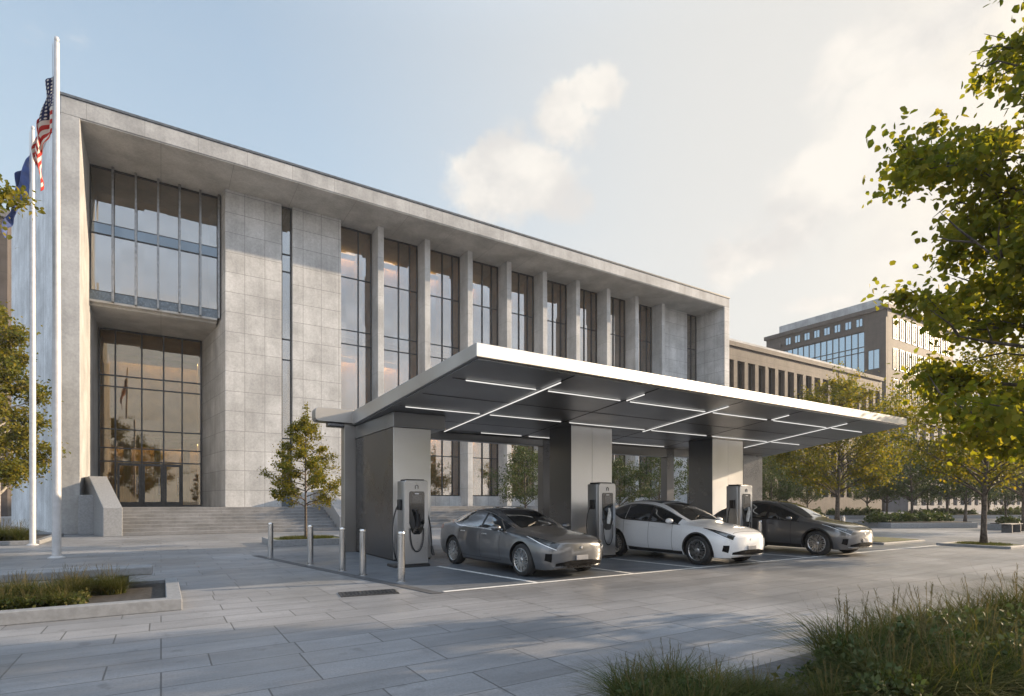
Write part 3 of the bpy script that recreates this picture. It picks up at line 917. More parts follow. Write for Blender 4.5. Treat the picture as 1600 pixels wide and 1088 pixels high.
for u, v, lb in ((423, 872, 'steel bollard farthest from the grey saloon, at the stair end of the dark kerb strip'),
                 (485, 882, 'steel bollard standing in front of the small tree by the steps'),
                 (535, 892, 'steel bollard in front of the outer edge of the first metal pier'),
                 (567, 899, 'steel bollard in front of the dark side of the first metal pier'),
                 (627, 909, 'steel bollard standing in front of the first charging unit')):
    bollard_at(*at(u, v), lb)
bollard_at(15.85, 10.6, 'steel bollard between the white hatchback and the dark grey hatchback')
bollard_at(24.3, 12.4, 'steel bollard just beyond the nose of the dark grey hatchback')

# ------------------------------------------------------------------ flagpoles and flags
def flagpole(x, y, hgt, r0, r1, label):
    p = thing('flagpole', label, 'flagpole', (x, y, 0), 'tall metal flagpoles before the building')
    MB().lathe([(0, 0), (r0 * 1.9, 0), (r0 * 1.9, 0.02), (r0 * 1.25, 0.05), (r0 * 1.05, 0.06)], (x, y, 0), n=24).build('base_collar', M['pole'], p, smooth=40)
    MB().lathe([(r0, 0.0), (r0, hgt * 0.35), (r0 * 0.5 + r1 * 0.5, hgt * 0.7), (r1, hgt), (0, hgt)], (x, y, 0), n=24).build('pole', M['pole'], p, smooth=40)
    MB().lathe([(0, hgt), (r1 * 0.7, hgt + 0.02), (r1, hgt + 0.08), (r1 * 0.8, hgt + 0.14), (0, hgt + 0.17)], (x, y, 0), n=16).build('finial', M['pole'], p, smooth=60)
    MB().tube([(x - r1 - 0.02, y - 0.04, 1.4), (x - r1 - 0.02, y - 0.04, hgt - 0.1)], 0.006, 5).build('halyard', M['plate'], p)
    return p


P1 = at(88.5, 872); P2 = at(51, 852)
flagpole(P1[0], P1[1], 14.35, 0.105, 0.062, 'tall pale flagpole carrying the striped flag, nearer of the two')
flagpole(P2[0], P2[1], 15.0, 0.095, 0.055, 'pale flagpole carrying the blue flag, farther from the stone planter')


def drape(name, px, py, ztop, hoist, fly, spread, drop, mat, label, seed):
    """a limp flag: the hoist runs down the pole, the fly falls in folds beside it"""
    rs = np.random.default_rng(seed)
    ns, nt = 26, 60
    l = Vector((-CF, SF, 0))                      # towards the viewer's left, square to the view
    dpt = Vector((SF, CF, 0))
    vs, uvs = [], []
    for i in range(ns + 1):
        s = i / ns
        for j in range(nt + 1):
            t = j / nt
            out = spread * (1 - math.exp(-3.2 * t)) * (0.22 + 0.78 * min(1.0, 0.25 + 0.9 * (s * 0.75 + t * 0.45)))
            out *= 1.0 + 0.20 * math.sin(7.0 * t + 3.1 * s + seed) - 0.25 * max(0.0, t - 0.75)
            fold = 0.10 * math.sin(11.0 * t - 4.0 * s + seed) * min(1, 4 * t) + 0.05 * math.sin(23 * t + 5 * s)
            z = ztop - hoist * s * (1 - 0.25 * t) - drop * (t ** 1.15)
            p = Vector((px, py, z)) + l * (0.09 + out) + dpt * fold
            vs.append(p); uvs.append((t, s))
    fs = []
    m = nt + 1
    for i in range(ns):
        for j in range(nt): fs.append((i * m + j, i * m + j + 1, (i + 1) * m + j + 1, (i + 1) * m + j))
    off = Vector((px, py, ztop))
    me = bpy.data.meshes.new(name)
    me.from_pydata([tuple(v - off) for v in vs], [], fs)
    uvl = me.uv_layers.new(name='UVMap')
    for lo in me.loops: uvl.data[lo.index].uv = uvs[lo.vertex_index]
    for p in me.polygons: p.use_smooth = True
    o = link_mesh(name, me, mat); o.location = off
    so = o.modifiers.new('Solidify', 'SOLIDIFY'); so.thickness = 0.004
    return tag(o, label, 'flag')


drape('striped_flag', P1[0], P1[1], 13.55, 1.75, 2.6, 0.50, 2.0, M['flag'], 'limp red and white striped flag with starred blue corner hanging from pole', 2)
drape('blue_flag', P2[0], P2[1], 14.2, 1.7, 2.6, 0.85, 1.9, M['flag_blue'], 'limp dark blue flag hanging from the farther pole', 5)

# ------------------------------------------------------------------ cars
def pchip(xs, ys):
    xs = np.array(xs, float); ys = np.array(ys, float)
    h_ = np.diff(xs); d = np.diff(ys) / h_
    m = np.zeros_like(ys)
    m[0], m[-1] = d[0], d[-1]
    for i in range(1, len(xs) - 1):
        if d[i - 1] * d[i] > 0:
            w1, w2 = 2 * h_[i] + h_[i - 1], h_[i] + 2 * h_[i - 1]
            m[i] = (w1 + w2) / (w1 / d[i - 1] + w2 / d[i])

    def f(x):
        i = int(np.clip(np.searchsorted(xs, x) - 1, 0, len(xs) - 2))
        t = (x - xs[i]) / h_[i]
        t2, t3 = t * t, t * t * t
        return (2 * t3 - 3 * t2 + 1) * ys[i] + (t3 - 2 * t2 + t) * h_[i] * m[i] + (-2 * t3 + 3 * t2) * ys[i + 1] + (t3 - t2) * h_[i] * m[i + 1]
    return f


# y, then (w, z) for sill, low side, max width, shoulder, glasshouse, rail, and the height on the centre line
SEDAN = [
    (0.00, .24, .30, .30, .38, .32, .50, .29, .620, .22, .675, .13, .695, .700),
    (0.04, .44, .235, .52, .35, .55, .50, .50, .645, .39, .705, .24, .732, .740),
    (0.14, .63, .190, .715, .355, .745, .53, .69, .690, .54, .757, .33, .788, .796),
    (0.38, .78, .175, .860, .37, .882, .56, .83, .757, .65, .820, .39, .851, .861),
    (0.86, .82, .180, .915, .38, .930, .60, .880, .828, .70, .880, .43, .912, .925),
    (1.30, .83, .180, .915, .38, .928, .62, .880, .872, .76, .925, .57, .965, .998),
    (1.60, .83, .180, .912, .38, .925, .63, .878, .890, .785, .998, .63, 1.085, 1.130),
    (1.95, .83, .180, .910, .38, .923, .63, .878, .906, .775, 1.075, .595, 1.235, 1.285),
    (2.30, .83, .180, .910, .38, .923, .64, .878, .922, .758, 1.140, .560, 1.345, 1.392),
    (2.70, .83, .180, .910, .38, .924, .65, .882, .936, .745, 1.175, .545, 1.392, 1.438),
    (3.10, .83, .185, .912, .39, .928, .66, .888, .950, .740, 1.170, .535, 1.378, 1.424),
    (3.50, .83, .190, .918, .40, .932, .67, .890, .965, .740, 1.140, .525, 1.312, 1.358),
    (3.90, .82, .200, .912, .41, .925, .68, .878, .980, .735, 1.095, .520, 1.208, 1.252),
    (4.30, .80, .220, .880, .42, .890, .68, .838, .988, .700, 1.050, .500, 1.100, 1.132),
    (4.55, .76, .260, .825, .44, .835, .67, .780, .962, .640, 1.022, .450, 1.055, 1.070),
    (4.68, .68, .330, .735, .47, .745, .66, .690, .905, .560, .965, .390, .990, 1.000),
    (4.73, .52, .420, .575, .52, .585, .65, .540, .800, .430, .860, .300, .880, .890)]
SUV = []
for r in SEDAN:
    r = list(r); y = r[0]
    bump = float(np.interp(y, [0, .2, .86, 1.3, 1.95, 2.7, 3.5, 3.9, 4.3, 4.55, 4.68, 4.73], [.03, .05, .075, .09, .12, .16, .225, .25, .235, .16, .09, .06]))
    lift = float(np.interp(y, [0, .3, 1.3, 4.3, 4.73], [.035, .055, .075, .09, .06]))
    for i in (2, 4): r[i] += .03
    r[6] += .045; r[8] += lift
    r[10] += lift * .4 + bump * .6; r[12] += bump; r[13] += bump
    SUV.append(tuple(r))


class Shape:
    def __init__(s, tab):
        T = np.array(tab)
        s.L = T[-1, 0]
        f = [pchip(T[:, 0], T[:, i]) for i in range(1, 14)]
        s.f = f
        s.cache = {}

    def sec(s, y):
        key = round(y, 5)
        if key not in s.cache:
            v = [g_(min(max(y, 0), s.L)) for g_ in s.f]
            s.cache[key] = np.array([(0, v[1])] + [(v[2 * i], v[2 * i + 1]) for i in range(6)] + [(0, v[12])])
        return s.cache[key]

    def P(s, y, t, off=0.0):
        """t: 0 bottom centre .. 7 top centre"""
        p = s.sec(y)
        i = int(min(max(math.floor(t), 0), 6)); a = t - i
        if i == 0:
            q = p[0] + (p[1] - p[0]) * a
        else:
            p1, p2 = p[i], p[i + 1]
            p0 = p[i - 1] if i > 1 else p[1] + (p[1] - p[2]) * 0.4
            p3 = p[i + 2] if i < 6 else np.array((-p[6][0], p[6][1]))
            k_ = 0.5
            m1, m2 = (p2 - p0) * k_, (p3 - p1) * k_
            lim = np.linalg.norm(p2 - p1) * 1.2
            for m_ in (m1, m2):
                n_ = np.linalg.norm(m_)
                if n_ > lim: m_ *= lim / n_
            t2, t3 = a * a, a * a * a
            q = (2 * t3 - 3 * t2 + 1) * p1 + (t3 - 2 * t2 + a) * m1 + (-2 * t3 + 3 * t2) * p2 + (t3 - t2) * m2
        v = Vector((q[0], y, q[1]))
        if off:
            e = 0.01
            a1 = s.P(min(y + e, s.L), t) - s.P(max(y - e, 0), t)
            b1 = s.P(y, min(t + 0.02, 7)) - s.P(y, max(t - 0.02, 0))
            n_ = b1.cross(a1)
            if n_.length < 1e-9: n_ = Vector((0, 0, 1))
            n_.normalize()
            if n_.dot(Vector((q[0], 0, q[1] - 0.55))) < 0: n_ = -n_
            v = v + n_ * off
        return v

    def half(s, y, z):
        """outer half width at height z"""
        key = ('h', round(y, 4))
        if key not in s.cache:
            s.cache[key] = np.array([[q.x, q.z] for q in (s.P(y, t) for t in np.linspace(1, 7, 73))])
        c = s.cache[key]; best = -1.0
        a, b = c[:-1], c[1:]
        hit = ((a[:, 1] - z) * (b[:, 1] - z)) <= 0
        for p, q in zip(a[hit], b[hit]):
            d = q[1] - p[1]
            f = (z - p[1]) / d if abs(d) > 1e-9 else 0
            best = max(best, p[0] + (q[0] - p[0]) * f)
        return best

    def front(s, x, z):
        x = abs(x); y = 0.0
        if s.half(0.0, z) >= x: return 0.0
        while y < 0.9 and s.half(y, z) < x: y += 0.02
        lo, hi = y - 0.02, y
        for _ in range(7):
            m_ = (lo + hi) / 2
            if s.half(m_, z) >= x: hi = m_
            else: lo = m_
        return hi


def patch(shp, y0, y1, tl, th, off, ny=14, nt=8, side=1):
    m = MB()
    ys = np.linspace(y0, y1, ny); n = nt
    def fn(y, a):
        lo = tl(y) if callable(tl) else tl; hi = th(y) if callable(th) else th
        p = shp.P(y, lo + (hi - lo) * a, off)
        return (p.x * side, p.y, p.z)
    return m.grid(fn, ys, np.linspace(0, 1, n))


def patch_c(shp, y0, y1, tl, off, ny=14, nt=9):
    m = MB()
    def fn(y, a):
        lo = tl(y) if callable(tl) else tl
        sd = 1 if a >= 0 else -1
        p = shp.P(y, 7 - (7 - lo) * abs(a), off)
        return (p.x * sd, p.y, p.z)
    return m.grid(fn, np.linspace(y0, y1, ny), np.linspace(-1, 1, 2 * nt + 1))


def front_patch(shp, x0, x1, zl, zh, off, nx=13, nz=5):
    m = MB()
    def fn(x, a):
        z0 = zl(x) if callable(zl) else zl; z1 = zh(x) if callable(zh) else zh
        z = z0 + (z1 - z0) * a
        return (x, shp.front(x, z) - off, z)
    return m.grid(fn, np.linspace(x0, x1, nx), np.linspace(0, 1, nz))


def finish(m, name, mat, parent, thick=0.004):
    me = bpy.data.meshes.new(name)
    me.from_pydata(m.v, [], m.f)
    bm = bmesh.new(); bm.from_mesh(me); bmesh.ops.recalc_face_normals(bm, faces=bm.faces); bm.to_mesh(me); bm.free()
    for p in me.polygons: p.use_smooth = True
    o = link_mesh(name, me, mat, parent)
    return o


AX = (0.88, 3.76)


def make_car(kind, shp, paintm, label, loc, rz, wr, clad):
    root = thing(kind, label, 'car', (0, 0, 0), 'electric cars parked in the charging bays')
    # body shell
    ys = sorted(set(list(np.linspace(0, 0.3, 14)) + list(np.linspace(0.3, 4.4, 74)) + list(np.linspace(4.4, shp.L, 14))))
    ts = np.concatenate([[0, 0.5], np.linspace(1, 7, 49)])
    ring = []
    m = MB()
    for y in ys:
        pts = [shp.P(y, t) for t in ts]
        full = [(p.x, p.y, p.z) for p in pts] + [(-p.x, p.y, p.z) for p in reversed(pts[1:-1])]
        ring.append(len(full)); m.v += full
    n = ring[0]
    for i in range(len(ys) - 1):
        for j in range(n):
            m.f.append((i * n + j, i * n + (j + 1) % n, (i + 1) * n + (j + 1) % n, (i + 1) * n + j))
    m.f.append(tuple(range(n - 1, -1, -1))); m.f.append(tuple((len(ys) - 1) * n + j for j in range(n)))
    me = bpy.data.meshes.new('body'); me.from_pydata(m.v, [], m.f)
    bm = bmesh.new(); bm.from_mesh(me); bmesh.ops.recalc_face_normals(bm, faces=bm.faces); bm.to_mesh(me); bm.free()
    faces0 = [tuple(p.vertices) for p in me.polygons]
    vn0 = [v.normal.copy() for v in me.vertices]
    bvh = BVHTree.FromPolygons([v.co for v in me.vertices], faces0)
    tmp = bpy.data.objects.new('tmp', me); COL.objects.link(tmp)
    ra = wr + 0.052
    cut = MB()
    for y in AX:
        for sx in (-1, 1):
            cut.lathe([(0, sx * 0.60), (ra, sx * 0.60), (ra, sx * 1.2), (0, sx * 1.2)], (0, y, wr), axis='x', n=48)
    cme = bpy.data.meshes.new('cut'); cme.from_pydata(cut.v, [], cut.f)
    bm = bmesh.new(); bm.from_mesh(cme); bmesh.ops.remove_doubles(bm, verts=bm.verts, dist=1e-5); bmesh.ops.recalc_face_normals(bm, faces=bm.faces); bm.to_mesh(cme); bm.free()
    co = bpy.data.objects.new('cut', cme); COL.objects.link(co)
    bo = tmp.modifiers.new('b', 'BOOLEAN'); bo.operation = 'DIFFERENCE'; bo.object = co; bo.solver = 'EXACT'
    dg_ = bpy.context.evaluated_depsgraph_get()
    nm = bpy.data.meshes.new_from_object(tmp.evaluated_get(dg_))
    bpy.data.objects.remove(tmp); bpy.data.objects.remove(co)
    nm.name = 'body'
    body = link_mesh('body', nm, [paintm, M['black']], root)
    for p in nm.polygons:
        c = p.center
        p.material_index = 0
        p.use_smooth = True
        for y in AX:
            ok = all(math.hypot(nm.vertices[v].co.y - y, nm.vertices[v].co.z - wr) < ra + 0.003 for v in p.vertices)
            if ok and abs(c.x) > 0.55: p.material_index = 1; p.use_smooth = False
        if c.z < 0.2 and abs(p.normal.z) > 0.8: p.material_index = 1
    # smooth normals taken from the uncut shell, so the cut leaves no dents in the reflections
    nrm = []
    for lp in nm.loops: nrm.append((0, 0, 0))
    for p in nm.polygons:
        for li in p.loop_indices:
            if p.material_index == 1: nrm[li] = tuple(p.normal); continue
            hit = bvh.find_nearest(nm.vertices[nm.loops[li].vertex_index].co)
            f = faces0[hit[2]]
            wts = [1.0 / ((Vector(m.v[q]) - hit[0]).length + 1e-5) ** 2 for q in f]
            n_ = Vector((0, 0, 0))
            for q, w_ in zip(f, wts): n_ += vn0[q] * w_
            n_.normalize()
            if n_.dot(p.normal) < 0.3: n_ = p.normal
            nrm[li] = tuple(n_)
    nm.normals_split_custom_set(nrm)
    # glass
    finish(patch_c(shp, 1.36, 2.30, 6.14, 0.004, 18, 10), 'windscreen', M['carglass'], root)
    finish(patch_c(shp, 2.38, 3.12, 6.10, 0.004, 12, 10), 'roof_panel', M['carglass'], root)
    finish(patch_c(shp, 3.20, 4.22, lambda y: 6.1 + 0.12 * (y - 3.2), 0.004, 14, 10), 'rear_window', M['carglass'], root)
    for sd in (-1, 1):
        finish(patch(shp, 1.50, 2.44, 4.17, 5.60, 0.004, 16, 10, sd), 'side_window', M['carglass'], root)
        finish(patch(shp, 2.50, 3.38, 4.17, 5.60, 0.004, 12, 10, sd), 'side_window', M['carglass'], root)
        finish(patch(shp, 3.40, 4.0, 4.14 if False else (lambda y: 4.14 + 0.9 * max(0, (y - 3.4) / 0.6) ** 2), (lambda y: 5.60 - 0.5 * max(0, (y - 3.4) / 0.6) ** 2), 0.004, 12, 8, sd), 'quarter_window', M['carglass'], root)
        finish(patch(shp, 1.42, 4.0, (lambda y: 4.05 + 0.93 * max(0, (y - 3.4) / 0.6) ** 2), (lambda y: 4.16 + 0.93 * max(0, (y - 3.4) / 0.6) ** 2), 0.007, 40, 3, sd), 'window_trim', M['chrome'] if not clad else M['black'], root)
        finish(patch(shp, 1.42, 4.0, (lambda y: 5.61 - 0.5 * max(0, (y - 3.4) / 0.6) ** 2), (lambda y: 5.69 - 0.5 * max(0, (y - 3.4) / 0.6) ** 2), 0.007, 40, 3, sd), 'window_trim', M['chrome'] if not clad else M['black'], root)
        for yb in (1.66, 2.48, 3.42):
            top = 4.05
            finish(patch(shp, yb, yb + 0.009, 1.55, top, 0.0025, 2, 26, sd), 'door_seam', M['gap'], root)
        finish(patch(shp, 1.66, 3.42, 1.55, 1.585, 0.0025, 30, 2, sd), 'door_seam', M['gap'], root)
        finish(patch(shp, 0.34, 1.34, lambda y: 4.95 + 0.3 * (y - 0.34), lambda y: 4.975 + 0.3 * (y - 0.34), 0.0025, 24, 2, sd), 'bonnet_seam', M['gap'], root)
        for yb in (2.22, 3.16):
            q = shp.P(yb + 0.09, 3.66)
            hm = MB().box(sd * (q.x + 0.004) - 0.012, sd * (q.x + 0.004) + 0.012, yb, yb + 0.19, q.z - 0.014, q.z + 0.014)
            hm.build('door_handle', paintm if clad else M['chrome'], root, bevel=0.008)
        finish(patch(shp, 2.43, 2.51, 4.13, 5.60, 0.0045, 3, 10, sd), 'door_pillar', M['black'], root)
        # lamps
        tlo = lambda y: 3.50 + 0.70 * ((y - 0.07) / 0.68) ** 0.8
        thi = lambda y: 4.60 - 0.06 * (y - 0.07) / 0.68
        hl = finish(patch(shp, 0.07, 0.75, tlo, lambda y: max(tlo(y) + 0.02, thi(y)), 0.006, 22, 8, sd), 'headlight', M['lamp'], root)
        finish(patch(shp, 0.07, 0.75, lambda y: tlo(y) - 0.02, lambda y: tlo(y) + 0.07, 0.010, 22, 3, sd), 'running_light', M['drl'], hl)
        finish(patch(shp, 0.16, 0.42, lambda y: tlo(y) + 0.2, lambda y: thi(y) - 0.12, 0.009, 8, 4, sd), 'lamp_unit', M['mull'], hl)
        finish(patch(shp, 4.36, 4.66, 3.62, lambda y: 3.98, 0.006, 10, 5, sd), 'tail_light', M['red'], root)
        # corner vent
        vm = front_patch(shp, sd * 0.70, sd * 0.80, lambda x: 0.34 + 0.4 * (abs(x) - 0.7), lambda x: 0.52, 0.008, 7, 5)
        finish(vm, 'corner_vent', M['void'], root)
        # mirror
        q = shp.P(1.70, 4.06)
        mm = MB()
        mm.tube([(sd * (q.x - 0.03), 1.70, q.z + 0.02), (sd * (q.x + 0.07), 1.68, q.z + 0.05)], [0.028, 0.015], 8)
        mir = mm.build('mirror', M['black'], root, smooth=50)
        sh_ = MB()
        ctr = Vector((sd * (q.x + 0.125), 1.68, q.z + 0.085))
        def ell(a, b):
            x = 0.125 * math.cos(b) * math.cos(a); y = 0.10 * math.cos(b) * math.sin(a); z = 0.072 * math.sin(b)
            y = y if y < 0 else y * 0.45
            return (ctr.x + x, ctr.y + y, ctr.z + z)
        sh_.grid(ell, np.linspace(0, 2 * PI, 21), np.linspace(-PI / 2, PI / 2, 11))
        finish(sh_, 'mirror_shell', paintm if clad else M['paint_grey'], mir)
        # lower sill cladding
        finish(patch(shp, 1.36, 3.26, 0.98, 1.55 if clad else 1.22, 0.006, 30, 5, sd), 'sill', M['black'], root)
        if clad:
            for y in AX:
                am = MB()
                def arch(a, b, y=y):
                    rr_ = ra - 0.004 + 0.038 * b
                    yy, zz = y + rr_ * math.cos(a), wr + rr_ * math.sin(a)
                    best = None
                    for t in np.arange(1.0, 4.3, 0.1):
                        p = shp.P(yy, t)
                        if best is None or abs(p.z - zz) < abs(best.z - zz): best = p
                    return (sd * (best.x + 0.008), yy, zz)
                am.grid(arch, np.linspace(-0.35, PI + 0.35, 31), [0, 0.5, 1])
                finish(am, 'wheel_arch', M['black'], root)
        # wheels
        for y in AX:
            xo, w_ = sd * 0.915, 0.225
            xi = xo - sd * w_
            wh = MB().lathe([(0.0, xi + sd * 0.05), (wr * 0.60, xi + sd * 0.05), (wr * 0.60, xi + sd * 0.09), (0.0, xi + sd * 0.09)], (0, y, wr), axis='x', n=32).build('wheel', M['black'], root)
            ty = [(wr * 0.70, xo - sd * 0.012), (wr * 0.76, xo), (wr * 0.90, xo - sd * 0.002), (wr * 0.97, xo - sd * 0.018), (wr, xo - sd * 0.045), (wr, xi + sd * 0.04), (wr * 0.96, xi + sd * 0.01), (wr * 0.7, xi)]
            MB().lathe(ty, (0, y, wr), axis='x', n=56).build('tyre', M['rubber'], wh, smooth=50)
            rm = MB()
            rm.lathe([(wr * 0.715, xo - sd * 0.006), (wr * 0.70, xo - sd * 0.004), (wr * 0.665, xo - sd * 0.010), (wr * 0.655, xo - sd * 0.06), (wr * 0.66, xi + sd * 0.03)], (0, y, wr), axis='x', n=56)
            rm.lathe([(0, xo - sd * 0.018), (wr * 0.13, xo - sd * 0.018), (wr * 0.17, xo - sd * 0.028), (wr * 0.17, xo - sd * 0.06)], (0, y, wr), axis='x', n=24)
            ns_ = 10
            for k_ in range(ns_):
                for dl in (-0.095, 0.095):
                    a0, a1 = 2 * PI * k_ / ns_ + dl * 1.1, 2 * PI * k_ / ns_ + dl * 1.9
                    r0, r1 = wr * 0.14, wr * 0.67
                    hw0, hw1 = 0.010, 0.019
                    c0 = Vector((0, math.cos(a0), math.sin(a0))); c1 = Vector((0, math.cos(a1), math.sin(a1)))
                    p0 = c0 * r0; p1 = c1 * r1
                    dv = (p1 - p0).normalized(); nv = Vector((0, -dv.z, dv.y))
                    vs = []
                    for xx in (xo - sd * 0.012, xo - sd * 0.04):
                        for pp, hw in ((p0, hw0), (p1, hw1)):
                            for sg in (-1, 1):
                                q_ = pp + nv * hw * sg
                                vs.append((xx - (0.012 * sd if pp is p0 else 0), y + q_.y, wr + q_.z))
                    rm.add(vs, [(0, 1, 3, 2), (4, 6, 7, 5), (0, 2, 6, 4), (1, 5, 7, 3), (0, 4, 5, 1), (2, 3, 7, 6)])
            rm.build('rim', M['alloy'], wh, smooth=40)
    # nose details
    zb = 0.0 if not clad else 0.035
    finish(front_patch(shp, -0.62, 0.62, lambda x: 0.245 + zb + 0.03 * abs(x), lambda x: 0.37 + zb - 0.16 * max(0, abs(x) - 0.30), 0.010, 31, 6), 'lower_grille', M['void'], root)
    sp = MB()
    def lip(x, a):
        z = 0.215 + zb
        return (x, shp.front(x, 0.30 + zb) - 0.015 + 0.10 * a, z + 0.015 * (1 - a))
    sp.grid(lip, np.linspace(-0.66, 0.66, 25), [0, 1])
    def lip2(x, a): return (x, shp.front(x, 0.30 + zb) - 0.015 + 0.035 * a, 0.237 + zb + 0.012 * a)
    sp.grid(lip2, np.linspace(-0.66, 0.66, 25), [0, 1])
    finish(sp, 'front_lip', M['chrome'] if clad else M['alloy'], root)
    MB().box(-0.16, 0.16, shp.front(0, 0.44 + zb) - 0.03, shp.front(0.16, 0.44 + zb) - 0.008, 0.375 + zb, 0.47 + zb).build('number_plate', M['plate'], root, bevel=0.006)
    bd = MB().lathe([(0.0, -0.004), (0.026, -0.004), (0.03, 0.004)], (0, 0, 0), axis='z', n=16)
    zz = 0.63 + (0.03 if clad else 0.0); yy = shp.front(0, zz)
    MB().tube([(0, yy - 0.012, zz), (0, yy + 0.01, zz)], [0.028, 0.030], 16).build('emblem', M['chrome'], root)
    finish(patch_c(shp, 0.125, 0.134, 5.0, 0.003, 2, 14), 'bonnet_seam', M['gap'], root)
    # wiper
    q0, q1 = shp.P(1.40, 6.5, 0.014), shp.P(1.52, 6.95, 0.016)
    for sd in (-1, 1):
        MB().tube([(sd * q0.x, q0.y, q0.z), (sd * q1.x, q1.y, q1.z)], 0.007, 6).build('wiper', M['black'], root)
    root.location = loc; root.rotation_euler = (0, 0, rz)
    return root


SHS, SHV = Shape(SEDAN), Shape(SUV)
make_car('saloon_car', SHS, M['paint_grey'], 'mid grey metallic saloon parked nose out, nearest to the bollards', (7.30, 8.90, 0), R(3.0), 0.345, False)
make_car('hatchback_car', SHV, M['paint_white'], 'white crossover hatchback with black sills parked in the middle bay', (12.10, 8.32, 0), R(0.5), 0.365, True)
make_car('hatchback_car', SHV, M['paint_dark'], 'dark grey crossover hatchback parked in the farthest bay, beside the lone bollard', (16.95, 8.05, 0), R(0.0), 0.365, True)

# ------------------------------------------------------------------ trees
def rand_rot(n, rs, droop=0.0):
    """random orthonormal frames; axis 0 = leaf length, axis 2 = leaf normal"""
    a = rs.normal(size=(n, 3)); a[:, 2] -= droop
    a /= np.linalg.norm(a, axis=1)[:, None]
    b = rs.normal(size=(n, 3)); b[:, 2] += 0.6
    b -= (b * a).sum(1)[:, None] * a
    b /= np.linalg.norm(b, axis=1)[:, None]
    return a, np.cross(b, a), b


LEAF_BIG = (np.array([(0, 0, 0), (0.28, 0.40, 0.05), (0.72, 0.30, 0.03), (1.05, 0.0, -0.08), (0.72, -0.30, 0.03), (0.28, -0.40, 0.05), (0.5, 0, -0.06)]),
            np.array([(0, 6, 1, 1), (1, 6, 2, 2), (2, 6, 3, 3), (3, 6, 4, 4), (4, 6, 5, 5), (5, 6, 0, 0)])[:, :3])
LEAF_SM = (np.array([(0, 0, 0), (0.42, 0.34, 0.07), (1.0, 0, 0), (0.42, -0.34, 0.07)]), np.array([(0, 2, 1), (0, 3, 2)]))


def leaves(pts, size, rs, templ, droop):
    n = len(pts)
    a, b, c = rand_rot(n, rs, droop)
    sz = size * rs.uniform(0.65, 1.25, n)
    tv, tf = templ
    v = pts[:, None, :] + sz[:, None, None] * (tv[None, :, 0:1] * a[:, None, :] + tv[None, :, 1:2] * b[:, None, :] + tv[None, :, 2:3] * c[:, None, :])
    f = tf[None] + (np.arange(n) * len(tv))[:, None, None]
    return v.reshape(-1, 3), f.reshape(-1, tf.shape[1])


TREE_CACHE = {}


